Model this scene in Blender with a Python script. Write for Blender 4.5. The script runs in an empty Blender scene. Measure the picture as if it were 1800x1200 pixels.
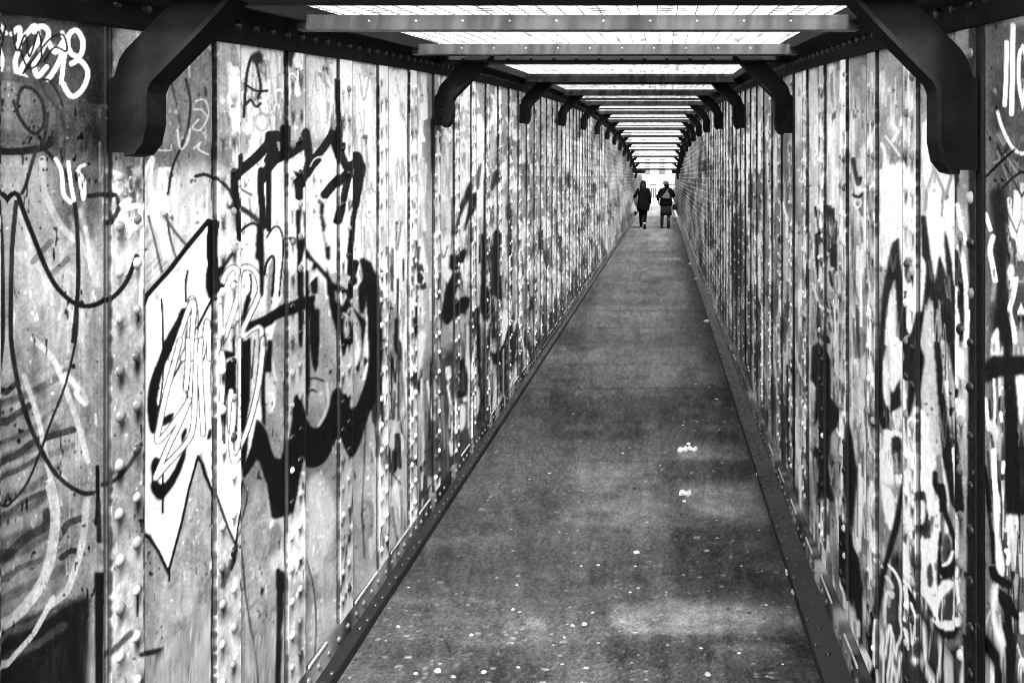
import bpy, bmesh, math, random
import numpy as np
from mathutils import Vector, Matrix

C = bpy.context.scene.collection
scn = bpy.context.scene
# ---------------------------------------------------------------- camera, sky, sun, exposure
FL, VX, VY, EYE = 1450.0, 1165.0, 310.0, 1.75           # focal length and vanishing point in units of a 1800 wide frame
cam = bpy.data.cameras.new('camera'); camo = bpy.data.objects.new('camera', cam); C.objects.link(camo)
cam.sensor_width = 36; cam.lens = 36 * FL / 1800
cam.shift_x = -(VX - 900) / 1800; cam.shift_y = -(600 - VY) / 1800
cam.clip_start = .05; cam.clip_end = 3000
camo.location = (0, 0, EYE); camo.rotation_euler = (math.radians(90), 0, 0)
scn.camera = camo

SUN_EL, SUN_AZ = 50, 172                                 # behind the camera, a little to the right
w = bpy.data.worlds.new('World'); scn.world = w; w.use_nodes = True
nt = w.node_tree; bg = nt.nodes['Background']
sky = nt.nodes.new('ShaderNodeTexSky'); sky.sky_type = 'NISHITA'; sky.sun_disc = False
sky.sun_elevation = math.radians(SUN_EL); sky.sun_rotation = math.radians(SUN_AZ)
sky.air_density = 1.2; sky.dust_density = 4.0; sky.ozone_density = 1.0
bw = nt.nodes.new('ShaderNodeRGBToBW')                   # a black and white photograph of a white overcast sky
nt.links.new(sky.outputs[0], bw.inputs[0]); nt.links.new(bw.outputs[0], bg.inputs[0])
bg.inputs[1].default_value = .10
sun = bpy.data.lights.new('sun', 'SUN'); sun.energy = 1.5; sun.angle = math.radians(10); sun.color = (1, 1, 1)
suno = bpy.data.objects.new('sun', sun); C.objects.link(suno)
a, e = math.radians(SUN_AZ), math.radians(SUN_EL)
suno.rotation_euler = Vector((math.sin(a) * math.cos(e), math.cos(a) * math.cos(e), math.sin(e))).to_track_quat('Z', 'Y').to_euler()
suno.location = (0, -5, 12)
scn.view_settings.view_transform = 'Standard'; scn.view_settings.look = 'None'
scn.view_settings.exposure = 3.6; scn.view_settings.gamma = 1
scn.cycles.filter_width = 1.0; scn.cycles.use_denoising = True
scn.cycles.max_bounces = 7; scn.cycles.diffuse_bounces = 5; scn.cycles.glossy_bounces = 2
scn.cycles.transparent_max_bounces = 16; scn.cycles.caustics_reflective = False; scn.cycles.caustics_refractive = False

# ---------------------------------------------------------------- paint on the walls and stains on the floor
# Every mark is a polyline or a filled shape that is stored at its place ON the wall or floor plane (see wall_uv / floor_uv) and
# becomes the paint colour of the plates, strips and rivets that stand there.
CS = 0.75                                    # cells of the paint table per unit
CW, CH = int(1800 * CS), int(1200 * CS)
import math
prng = np.random.RandomState(7)

def vnoise(h, w, cy, cx, seed):
    r = np.random.RandomState(seed)
    ny, nx = max(2, int(h / cy) + 2), max(2, int(w / cx) + 2)
    g = r.rand(ny, nx)
    y = np.arange(h) / cy; x = np.arange(w) / cx
    yi = y.astype(int); xi = x.astype(int)
    fy = y - yi; fx = x - xi
    fy = fy * fy * (3 - 2 * fy); fx = fx * fx * (3 - 2 * fx)
    yi = np.clip(yi, 0, ny - 2); xi = np.clip(xi, 0, nx - 2)
    a = g[yi][:, xi]; b = g[yi][:, xi + 1]; c = g[yi + 1][:, xi]; d = g[yi + 1][:, xi + 1]
    fx = fx[None, :]; fy = fy[:, None]
    return (a * (1 - fx) + b * fx) * (1 - fy) + (c * (1 - fx) + d * fx) * fy

def smooth(pts, n=6):
    p = np.array(pts, float)
    if len(p) < 3: return p
    q = np.vstack([2 * p[0] - p[1], p, 2 * p[-1] - p[-2]])
    out = []
    for i in range(1, len(q) - 2):
        a, b, c, d = q[i - 1], q[i], q[i + 1], q[i + 2]
        for t in np.linspace(0, 1, n, endpoint=False):
            out.append(.5 * ((2 * b) + (-a + c) * t + (2 * a - 5 * b + 4 * c - d) * t * t + (-a + 3 * b - 3 * c + d) * t ** 3))
    out.append(p[-1])
    return np.array(out)

def blend(T, y0, y1, x0, x1, m, tone, alpha):
    s = T[y0:y1, x0:x1]
    s += (tone - s) * (m * alpha)

def stroke(T, pts, w, tone, alpha=1.0, soft=1.0, curve=True, taper=0.0):
    p = (smooth(pts) if curve else np.array(pts, float)) * CS
    r = w * CS / 2; sf = max(.55, soft * CS)
    for i in range(len(p) - 1) if alpha >= .999 else [None]:
        # opaque strokes go down segment by segment (small boxes); thin ones as one mask
        segs = [(p[i], p[i + 1])] if i is not None else [(p[k], p[k + 1]) for k in range(len(p) - 1)]
        P = np.array(segs).reshape(-1, 2)
        x0 = int(max(0, P[:, 0].min() - r - sf - 1)); x1 = int(min(CW, P[:, 0].max() + r + sf + 2))
        y0 = int(max(0, P[:, 1].min() - r - sf - 1)); y1 = int(min(CH, P[:, 1].max() + r + sf + 2))
        if x1 <= x0 or y1 <= y0: continue
        Y, X = np.mgrid[y0:y1, x0:x1]
        best = np.full(X.shape, 1e9)
        for a, b in segs:
            d = b - a; L = d @ d + 1e-9
            t = np.clip(((X - a[0]) * d[0] + (Y - a[1]) * d[1]) / L, 0, 1)
            best = np.minimum(best, np.hypot(X - a[0] - t * d[0], Y - a[1] - t * d[1]))
        rr = r
        if taper and i is not None: rr = r * (1 - taper * i / len(p))
        m = np.clip((rr - best) / sf + .5, 0, 1)
        blend(T, y0, y1, x0, x1, m * m * (3 - 2 * m), tone, alpha)

def inside(p, X, Y):
    c = np.zeros(X.shape, bool)
    for k in range(len(p)):
        (xa, ya), (xb, yb) = p[k], p[(k + 1) % len(p)]
        if ya == yb: continue
        c ^= ((Y < ya) != (Y < yb)) & (X < (xb - xa) * (Y - ya) / (yb - ya) + xa)
    return c

def fill(T, pts, tone, alpha=1.0, soft=1.0, curve=False):
    p = (smooth(list(pts) + [pts[0]])[:-1] if curve else np.array(pts, float)) * CS
    sf = max(.6, soft * CS)
    x0 = int(max(0, p[:, 0].min() - sf - 1)); x1 = int(min(CW, p[:, 0].max() + sf + 2))
    y0 = int(max(0, p[:, 1].min() - sf - 1)); y1 = int(min(CH, p[:, 1].max() + sf + 2))
    if x1 <= x0 or y1 <= y0: return
    Y, X = np.mgrid[y0:y1, x0:x1].astype(float)
    m = inside(p, X, Y).astype(float)
    k = int(round(sf / 1.2))
    for _ in range(2 if k else 0):                                   # box blur, twice
        for ax in (0, 1):
            q = np.pad(m, [(k + 1, k) if ax == 0 else (0, 0), (k + 1, k) if ax == 1 else (0, 0)], mode='edge')
            c = np.cumsum(q, axis=ax)
            m = (c[2 * k + 1:] - c[:-2 * k - 1]) / (2 * k + 1) if ax == 0 else (c[:, 2 * k + 1:] - c[:, :-2 * k - 1]) / (2 * k + 1)
    blend(T, y0, y1, x0, x1, m, tone, alpha)

def tags(T, poly, n, tones, w, hgt, seed, alpha=.9, wide=None, soft=1.2):
    """a field of quick overlapping scribbles, as tall narrow loops"""
    r = np.random.RandomState(seed)
    P = np.array(poly, float); lo, hi = P.min(0), P.max(0)
    k = 0
    while k < n:
        c = lo + r.rand(2) * (hi - lo)
        if not inside(P, np.array([c[0]]), np.array([c[1]]))[0]: continue
        k += 1
        h = r.uniform(*hgt); ww = (wide or h * .22) * r.uniform(.5, 1.3)
        m = r.randint(2, 7); pts = []
        for j in range(m):
            pts.append((c[0] + (j / max(1, m - 1) - .5) * ww + r.normal() * ww * .15,
                        c[1] + (h / 2 if j % 2 else -h / 2) * r.uniform(.5, 1.1)))
        stroke(T, pts, r.uniform(*w), tones[r.randint(len(tones))] + r.normal() * .03, alpha * r.uniform(.6, 1), soft, r.rand() < .9)
        if r.rand() < .07:                                           # a closed loop or a drip beside it
            q = [(c[0] + ww * .5 * math.cos(a_) , c[1] + h * .22 * math.sin(a_)) for a_ in np.linspace(0, 6, 8)]
            stroke(T, q, w[0] * 1.1, tones[r.randint(len(tones))], alpha, soft)
        elif r.rand() < .3: stroke(T, [c, (c[0] + r.normal(), c[1] + h * r.uniform(.6, 1.3))], w[0] * .7, tones[r.randint(len(tones))], alpha, 1)

FR = dict(O=(0, 0, 1), A=(230, 380, 4.8), B=(230, 600, 4), C=(400, 220, 4), D=(430, 480, 4), E=(1500, 200, 3), F=(1500, 550, 3.43),
          G=(1500, 850, 3.43), a=(0, 0, 2), b=(0, 600, 2), c=(350, 0, 2), d=(350, 600, 2), r=(1350, 0, 2), q=(1350, 600, 2),
          m=(700, 150, 3), n=(700, 500, 3), u=(1180, 150, 3), v=(1180, 450, 2.667), w=(600, 800, 3), z=(1000, 700, 2.4))

def marks(T, text):
    """one mark per line: kind frame width/softness tone alpha x,y x,y ...   (s smooth stroke, l straight stroke, p shape, g soft-edged shape, k curved shape, h hazy stroke)"""
    for ln in text.strip().splitlines():
        f = ln.split()
        if not f or f[0][0] == '#': continue
        ox, oy, sc = FR[f[1]]
        pts = [(ox + float(a) / sc, oy + float(b) / sc) for a, b in (q.split(',') for q in f[5:])]
        w, tone, al = float(f[2]), float(f[3]), float(f[4])
        if f[0] == 's': stroke(T, pts, w, tone, al)
        elif f[0] == 'l': stroke(T, pts, w, tone, al, 1, False)
        elif f[0] == 'h': stroke(T, pts, w, tone, min(al, .99), w * .5)
        elif f[0] == 'p': fill(T, pts, tone, al, w or 1)
        elif f[0] == 'k': fill(T, pts, tone, al, w or 1, True)
        elif f[0] == 'g': fill(T, pts, tone, al, w or 8)

def base(tone): return np.full((CH, CW), tone, float)

def poly(*xy): return [(xy[i], xy[i + 1]) for i in range(0, len(xy), 2)]

# ---- left wall
TL = base(.58)
marks(TL, '''
g O 20 .34 1 -20,-20 190,-20 190,300 -20,270
g O 30 .46 .8 -20,100 60,120 60,270 -20,270
g O 14 .20 .9 130,-20 195,-20 195,280 165,280 150,120
g O 20 .57 1 -20,270 60,280 110,330 140,500 165,700 165,900 -20,900
g O 12 .38 1 95,300 190,280 190,360 150,430 100,390
g O 20 .52 1 -20,900 165,860 165,1060 90,1080 -20,1130
g O 6 .17 1 -20,1115 60,1078 100,1066 152,1045 160,1052 148,1210 -20,1210
g O 10 .54 1 186,270 250,270 250,1220 160,1220
g O 12 .50 1 190,60 385,60 385,300 190,300
g O 16 .72 1 245,300 400,290 400,520 245,560
g O 8 .50 1 380,60 425,60 420,300 385,300
g O 12 .60 1 420,70 520,70 520,260 420,260
g O 10 .56 1 500,70 560,70 560,260 500,260
g O 8 .80 1 537,78 575,75 578,240 545,250
g O 10 .62 1 575,85 745,110 745,700 640,700 580,300
g O 14 .93 1 610,115 735,140 738,560 660,620 630,250
g O 10 .56 1 738,130 775,150 775,480 740,480
g O 14 .64 1 170,980 660,800 650,1000 580,1220 170,1220
g O 14 .64 1 455,480 660,460 655,720 560,750 455,740
g O 10 .86 1 405,270 660,260 640,470 560,500 420,420
g O 10 .70 1 655,640 745,600 745,900 655,1010
g O 10 .32 1 752,640 905,540 905,750 700,960 748,820
g O 14 .84 1 770,230 850,250 850,500 765,520
g O 10 .50 1 850,130 1130,260 1130,420 850,560
g O 10 .55 1 765,110 860,120 850,240 765,240
g O 14 .28 1 850,620 1130,360 1130,470 850,800
''')
# diagonal roller smears of the oldest coat
for k in range(15):
    y = 640 + k * 34 + prng.randint(-8, 8)
    stroke(TL, [(-10, y + 40), (40 + prng.randint(20), y + 18), (95 + prng.randint(50), y - 20)], prng.uniform(8, 18), prng.uniform(.3, .5), .7, 7)
for k in range(9):
    y = 400 + k * 30
    stroke(TL, [(20, y + 20), (85, y - 10)], prng.uniform(5, 12), .56, .5, 5)
for k in range(70):
    x = prng.uniform(180, 640); y = prng.uniform(850, 1200); L = prng.uniform(14, 50)
    stroke(TL, [(x, y), (x + L * .5, y - L * .55)], prng.uniform(3, 12), prng.uniform(.5, .64), .55, 5)
for k in range(16):
    x = prng.uniform(190, 245); y = prng.uniform(420, 620)
    stroke(TL, [(x, y), (x + 40, y - 50)], prng.uniform(3, 7), .5, .5, 3)
for k in range(9):
    stroke(TL, [(248, 480 + k * 13), (300 + k * 2, 430 + k * 9)], 4, .56, .6, 3)
tags(TL, poly(575, 110, 740, 125, 740, 560, 670, 620, 610, 260), 120, [.97, .95, .9, .62, .66], (4, 11), (30, 120), 11, .9, 26)
tags(TL, poly(610, 120, 735, 150, 735, 460, 660, 480), 50, [.99, .97], (5, 12), (30, 110), 12, 1, 22)
tags(TL, poly(590, 100, 738, 120, 738, 520, 670, 560, 620, 240), 110, [1, 1, .97, .7], (6, 13), (50, 150), 91, 1, 18)
tags(TL, poly(660, 450, 745, 430, 740, 700, 665, 740), 60, [.92, .95, .25, .1, .6, .8], (3, 8), (20, 90), 13, .9, 14)
tags(TL, poly(775, 150, 850, 160, 850, 300, 780, 300), 34, [.95, .9, .97, .6], (4, 8), (20, 70), 14, .95, 24)
tags(TL, poly(855, 170, 905, 180, 890, 420, 855, 420), 26, [.85, .9, .5, .6], (3, 6), (20, 70), 15, .8, 12)
tags(TL, poly(770, 300, 905, 300, 905, 520, 770, 540), 46, [.85, .92, .8, .6], (3, 8), (24, 90), 16, .8, 14)
tags(TL, poly(880, 200, 1110, 290, 1110, 400, 880, 620), 220, [.85, .95, .7, .4, .3, .2, .55], (2, 5), (12, 60), 17, .8, 7)
tags(TL, poly(880, 400, 1090, 330, 1050, 470, 880, 560), 90, [.92, .97, .8, .15], (2, 4), (10, 50), 18, .85, 5)
tags(TL, poly(870, 520, 1000, 480, 900, 680, 860, 700), 60, [.75, .6, .85, .12, .2], (2, 4), (14, 60), 19, .8, 6)
tags(TL, poly(980, 220, 1110, 280, 1110, 410, 980, 500), 130, [.75, .62, .4, .25, .88], (1.5, 3), (6, 30), 20, .8, 4)
tags(TL, poly(760, 540, 870, 500, 860, 700, 770, 860), 26, [.42, .36, .5, .6, .15], (2, 5), (30, 90), 21, .7, 10)
tags(TL, poly(780, 640, 850, 640, 840, 740, 790, 800), 12, [.95, .9], (3, 6), (14, 40), 22, .9, 6)
tags(TL, poly(390, 80, 520, 80, 500, 240, 400, 240), 30, [.93, .97, .9, .7], (5, 12), (30, 110), 23, .9, 20)
tags(TL, poly(255, 300, 400, 300, 380, 380, 255, 450), 12, [.92, .8, .88], (4, 7), (30, 90), 24, .8, 22)
tags(TL, poly(190, 290, 245, 290, 245, 400, 190, 400), 14, [.88, .8, .25], (3, 7), (14, 60), 25, .8, 16)
tags(TL, poly(0, 300, 180, 320, 180, 1050, 0, 1050), 22, [.72, .75, .5, .45], (3, 10), (80, 260), 101, .4, 90, 8)
tags(TL, poly(190, 860, 650, 840, 620, 1200, 180, 1200), 34, [.85, .8, .5, .58], (2, 9), (60, 200), 102, .35, 50, 6)
tags(TL, poly(250, 280, 660, 280, 660, 720, 250, 720), 36, [.9, .95, .5, .6], (2, 5), (40, 130), 103, .8, 34)
tags(TL, poly(660, 560, 905, 500, 905, 760, 690, 980), 50, [.6, .5, .8, .15, .1, .9], (2, 6), (30, 130), 104, .8, 14)
tags(TL, poly(650, 640, 745, 620, 745, 900, 655, 1000), 30, [.85, .92, .4, .2], (2, 6), (30, 120), 105, .8, 16)
tags(TL, poly(190, 60, 380, 60, 400, 300, 190, 300), 14, [.62, .4, .66, .36], (2, 6), (40, 130), 106, .7, 40)
for k in range(34):
    x = prng.uniform(640, 900); y = prng.uniform(300, 700); stroke(TL, [(x, y), (x + prng.normal(), y + prng.uniform(30, 160))], prng.uniform(1.5, 4), prng.choice([.05, .1, .95, .9, .3]), .9)
tags(TL, poly(585, 110, 738, 125, 738, 600, 665, 620, 620, 260), 34, [.6, .68, .55, .72], (1.5, 4), (30, 130), 120, .9, 16)
tags(TL, poly(770, 240, 905, 260, 905, 520, 770, 540), 50, [.55, .65, .95, .3], (1.5, 4), (20, 90), 121, .9, 12)
tags(TL, poly(390, 80, 600, 80, 590, 250, 400, 240), 26, [.6, .7, .95, .5], (1.5, 4), (30, 120), 122, .8, 22)
marks(TL, '''
s b 10 .30 .9 -5,200 25,180 60,150
s b 12 .30 .9 -5,310 50,265 110,225
s b 12 .28 .9 -5,420 60,400 130,350 260,310
s b 9 .34 .8 -5,470 60,455 150,400
s b 9 .32 .8 10,620 90,560 180,520
s b 16 .28 .9 20,760 90,690 160,650 168,600
s b 12 .30 .9 205,690 240,640 290,620
s b 10 .28 .9 215,760 250,735 290,745
s b 10 .36 .8 -5,870 60,800 140,770
s b 18 .70 .85 178,500 195,600 185,720 150,840 80,940 -5,1010
s b 12 .68 .85 305,560 290,700 262,800 230,880 170,930
s b 9 .72 .9 185,900 120,1020 70,1080 20,1140
s b 10 .74 .8 120,-10 190,60 240,180 280,300 310,420
s b 9 .74 .8 90,120 140,280 180,480
h b 14 .74 .8 240,120 280,170 300,210
s b 7 .9 .9 250,130 275,165 270,185 300,220
s a 14 .60 .8 -5,940 60,950 120,1010 130,1080 60,1170 -5,1190
s a 12 .66 .8 150,560 160,680 220,800 300,880 340,1000
s a 10 .40 .8 120,920 180,850
s a 10 .42 .8 190,960 240,910
p b 1.5 .03 1 333,812 365,812 362,960 358,1100 358,1210 332,1210
l b 6 .03 1 343,440 345,560 338,640
l b 3 .05 1 468,885 466,965
h b 8 .2 .9 345,560 348,700
''')
marks(TL, '''
p O 1 .62 .6 380,60 398,60 398,200 380,200
s O 14 .30 .9 120,235 135,205 155,190 178,192
s O 12 .24 .8 145,262 152,235 168,212 182,200
s O 9 .88 1 20,60 34,50 33,85 26,110 32,136
s O 9 .92 1 30,80 48,58 62,46 68,70 52,96 36,125 46,138
s O 9 .92 1 60,56 74,46 86,60 72,92 60,112 66,134 82,118
s O 9 .92 1 84,72 98,92 112,74 106,104 92,130 84,140
s O 8 .92 1 110,58 117,80 112,110 108,146
s O 9 .95 1 120,86 122,62 136,54 147,74 142,98 128,96 120,84
s O 9 .95 1 126,112 142,107 155,128 146,156 128,170 116,158 112,148
s O 3 .1 1 20,48 30,90 44,62 52,100 68,56 72,104 50,120 34,86
s O 3 .1 1 40,130 70,90 92,66 112,62 118,90 96,84 76,110
s O 4 .22 1 75,140 88,143 104,168 110,186
s O 5 .26 1 74,40 96,34 116,31
s O 14 .36 1 -8,135 30,138 62,152 84,180 92,220 84,250
s O 13 .20 1 -10,267 36,266 74,260 88,252
s O 6 .22 1 24,178 34,205 52,230 66,234 78,215 74,180 58,158 38,156 30,185
s O 6 .24 1 84,200 78,245 62,270 48,320 40,340
s O 5 .30 1 70,140 82,168 104,196 114,230 112,275 104,292
s O 7 .2 1 82,266 96,282 106,292 118,310 128,340 135,390 138,470 137,520 130,600
s O 4 .2 1 137,520 136,585 126,640 112,690 92,740 74,790 48,850 18,885 -5,905
s O 8 .12 1 -6,400 8,362 22,342 32,342 38,358 48,385 66,430 84,474 104,508 134,534 162,537 190,522 214,494 232,450
s O 8 .22 1 30,355 24,430 22,520 22,590 28,640 40,700 56,750 74,790 96,828 120,852 146,866 166,866
h O 7 .26 .9 180,852 200,838 222,812 240,780
s O 8 .86 1 190,350 205,330 196,310 186,300
s O 8 .80 .9 98,280 108,300 112,340 124,356
s O 7 .88 1 120,285 124,320 130,352
s O 6 .80 1 136,300 148,320 146,350 138,300 148,290
s O 8 .18 1 156,345 176,342 194,343
s O 8 .2 .9 196,345 200,365 186,392
s O 7 .70 .9 150,400 156,440 160,480
s O 10 .86 1 206,360 218,352 210,366 236,362 240,385 230,400
s O 4 .88 1 240,405 240,460 238,540 236,570
s O 7 .93 1 246,345 258,300 270,278 266,320 268,360 276,396 282,310 284,300 296,335 290,300 300,298
s O 5 .9 1 296,340 292,355 297,370
s O 4 .16 1 296,342 304,295 318,260 330,225 334,180 326,140
s O 4 .30 .8 300,140 312,190 318,230
s O 5 .32 .8 290,380 310,410 332,436
s O 4 .34 .9 262,380 274,430 284,478
s O 4 .34 .9 294,376 300,420 310,455
s O 6 .22 1 344,310 358,307 372,312 392,330 404,352
s O 3 .82 .9 276,232 288,222 280,240 278,262 300,264 302,255
s O 3 .82 .9 312,228 318,262 330,248 334,226
s O 3 .82 .9 342,178 358,176 366,200 352,228 338,224 348,210
s O 3 .82 .9 340,262 352,250 348,262 366,272
s O 3 .80 .9 312,116 320,124 330,92 332,135
s O 3 .80 .9 340,192 354,194 362,204
s O 5 .15 1 428,205 434,130 446,100 458,150 454,172
s O 4 .1 1 430,148 450,160 470,160
s O 4 .1 1 430,186 440,176 450,188 458,182
k O 4 .12 1 440,98 452,90 462,98 460,112 446,112
k O 2 .06 1 503,70 514,66 518,78 510,98 504,120 499,100
s O 4 .1 1 590,140 592,190 596,240
''')
# drips and the lighter ghost shapes under the piece
marks(TL, '''
k O 5 .80 .8 472,840 500,920 520,905 526,870 560,830 590,900 560,1000 480,1010
k O 5 .55 .9 470,930 492,912 498,936 506,930 494,962 478,978 462,990 458,975 470,955
h O 20 .60 .7 345,960 370,965 395,950
h O 12 .66 .8 180,960 230,990 250,960
h O 10 .30 .9 186,1146 205,1128 222,1112
h O 9 .18 .9 240,1150 270,1145 290,1140
k O 4 .52 .8 310,1098 340,1070 358,1035 350,1080 344,1120 330,1180 326,1120
s O 3 .35 1 425,845 434,868 428,900 415,935 408,955 424,975 430,1040 440,1100 450,1150 455,1205
s O 2.5 .35 1 525,860 528,850 532,900 534,960 545,1000 552,1030 557,1090 552,1170 545,1205
s O 2.5 .35 1 616,808 614,880 606,950 600,1000 594,1040
s O 2.5 .35 1 642,750 640,830 636,900 640,980
s O 5 .10 1 490,1000 494,1040 490,1100 488,1160 492,1205
p O 2 .03 1 486,1000 500,1004 498,1060 495,1130 492,1200 484,1200 488,1100
p O 2 .05 1 459,1030 463,1034 462,1046 458,1042
k O 3 .25 .9 518,1080 524,1120 528,1170 526,1200 520,1150
h O 8 .5 .8 640,880 652,890 650,940
s O 3 .4 1 676,640 680,660 684,690 700,720 706,760
s O 3 .3 1 672,790 680,820 694,838 704,850
s O 4 .88 .9 680,690 676,740 672,780
s O 6 .9 1 715,560 712,600 720,620 716,660
s O 4 .82 1 716,700 728,690 738,720 745,780 742,860
''')
# the outlined piece: white shapes first
marks(TL, '''
p A 1 1.0 1 120,740 150,690 640,100 650,200 660,380 640,480 630,560 640,680 690,720 560,950 470,1200 120,1200
p O 1 1.0 1 252,560 330,560 372,540 372,770 355,790 343,805 300,985 296,1000 266,940 253,935
p O 1 .98 1 372,500 395,470 412,420 447,394 452,402 449,450 458,480 470,560 470,690 455,760 425,842 416,880 407,950 372,860 355,800 372,740
p O 1 .98 1 466,420 484,400 494,412 497,440 494,500 485,560 470,640 455,720 455,560 466,480
k O 2 .55 1 470,470 478,455 484,460 476,540 466,545
g O 8 .78 .8 300,560 335,560 330,700 300,740
g O 8 .72 .8 375,560 470,540 460,700 380,760
g O 10 .82 .8 262,880 330,800 300,960 270,940
g O 6 .74 .8 385,430 440,420 440,470 390,500
p O 2 .66 .9 345,805 372,858 372,900 345,880 320,960 330,880
p O 4 .70 .6 374,470 378,420 372,400 400,380 405,420 395,460
''')
marks(TL, '''
s O 12 .05 1 372,392 369,430 371,470 373,500
l A 8 .03 1 655,40 490,240 330,450 210,580 130,670
l A 6 .03 1 130,680 105,760 108,1200
l B 6 .03 1 85,-10 85,600 80,1200
p L2x 1 0 0 0,0 1,1 2,2
'''.replace('p L2x 1 0 0 0,0 1,1 2,2', ''))
marks(TL, '''
l O 7 .03 1 248,880 248,935 262,944
l O 6 .03 1 262,944 278,968 297,1008
l O 4 .03 1 297,1020 297,1000 318,920 330,860 346,802
l O 6 .03 1 346,802 354,815 358,832 369,856 372,860
l O 4 .03 1 370,856 380,890 392,925 407,958
s O 3 .08 1 407,958 412,920 420,880 426,845
s O 6 .05 1 407,960 403,985 398,1000
h O 9 .35 .8 400,985 392,1010 384,1030
s A 3.5 .03 1 480,460 462,560 462,720
s A 3.5 .03 1 255,700 262,820 266,1000 270,1120
p A 2 .02 1 420,780 460,770 470,800 440,860 400,960 360,1080 300,1200 240,1200 275,1060 330,960 380,880
p A 2 .02 1 490,860 500,900 470,1060 465,1200 450,1200 455,1000
k B 1.5 .02 1 235,20 300,-10 280,60 235,160 200,280 175,420 190,480 160,640 130,620 112,480 118,360 150,220
k B 1.5 .02 1 150,960 140,880 160,820 190,820 200,850 175,940 200,1000 240,990 300,900 345,800 380,740 370,830 320,960 270,1040 210,1110 170,1090 140,1030
p B 1.5 .03 1 215,540 260,510 300,500 280,560 220,600
p B 1.5 .03 1 345,660 380,590 385,640 350,720
l B 4 .03 1 222,900 222,1200
s B 2.5 .05 1 215,-20 225,120 215,300 190,480
s B 2.5 .05 1 370,100 320,200 270,290 240,360
l B 3 .05 1 385,-10 382,130 388,360 388,420
p B 1.5 .02 1 640,150 700,120 715,380 720,620 700,640 690,400 660,330 640,420 635,740 620,730 625,450
p B 1.5 .02 1 780,-10 835,-10 835,420 800,640 775,640 770,300
p B 1.5 .05 1 915,80 945,30 950,330 950,600 930,560 915,400
p B 1.5 .02 1 960,-10 990,-10 988,180 975,215 950,210
p B 2 .04 1 780,700 830,620 820,760 790,940 770,860
p B 2 .03 1 525,690 545,620 568,610 560,680
s B 2.5 .2 1 870,-10 860,120 850,260
s B 2.5 .2 1 830,300 840,200 835,60
''')
# letters scribbled in white with a grey edge over it
W2 = ['A 430,1200 480,1080 495,900 500,730 520,700 540,800 540,950 525,1200',
      'A 330,1200 400,1020 470,820 515,720 530,780 520,900 500,1200',
      'A 590,1200 620,1050 640,890 655,1000 660,1200',
      'A 720,760 720,900 730,1060 800,900 860,700 870,560 860,450 810,440 760,500 740,560',
      'A 900,1200 905,900 895,600 920,460 980,430 1050,480 1085,600 1060,700 1000,830 940,970 945,1010 1020,950 1080,930 1100,980 1100,1200',
      'B 340,-10 290,180 240,360 200,560 180,700 260,620 380,450 395,420 340,560 260,730 200,880 170,960 250,860 360,740 420,640 440,460 450,200 460,0',
      'B 400,-10 395,150 380,330', 'B 490,-10 480,120 490,400 500,650', 'B 585,0 580,300 595,680', 'B 740,-10 745,250 742,510',
      'B 610,80 620,130 610,420', 'B 675,350 668,500 672,640 680,760 705,840 790,690 850,520 900,300 925,60 930,-20', 'B 700,430 690,560 680,640']
for ln in W2:
    fr, *pp = ln.split(); ox, oy, sc = FR[fr]
    pts = [(ox + float(a) / sc, oy + float(b) / sc) for a, b in (q.split(',') for q in pp)]
    stroke(TL, pts, 11.5, .38, 1); stroke(TL, pts, 7.4, .97, 1)
marks(TL, '''
l A 4 .03 1 690,690 640,780 555,945
p A 1.5 .02 1 640,430 690,440 740,420 800,330 850,270 850,290 760,420 740,480 700,540 760,580 745,620 690,650 690,700 660,690 630,600 635,500
l A 7 .03 1 672,100 680,250 680,420
p A 1.5 .02 1 975,660 995,650 1010,700 960,860 930,900 950,740
s A 3 .03 1 1000,490 1010,560 1000,660
p A 1.5 .04 1 1000,890 1080,870 1200,820 1200,900 1120,940 1070,900 1000,960 960,990
p A 1.5 .04 1 950,1060 1010,1020 990,1200 955,1200
s A 5 .15 1 810,590 830,560 850,555
s A 3 .1 1 820,940 850,905 870,890
p A 2 .04 1 820,1040 850,990 845,1180 760,1200 755,1130 830,1150
''')
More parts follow.
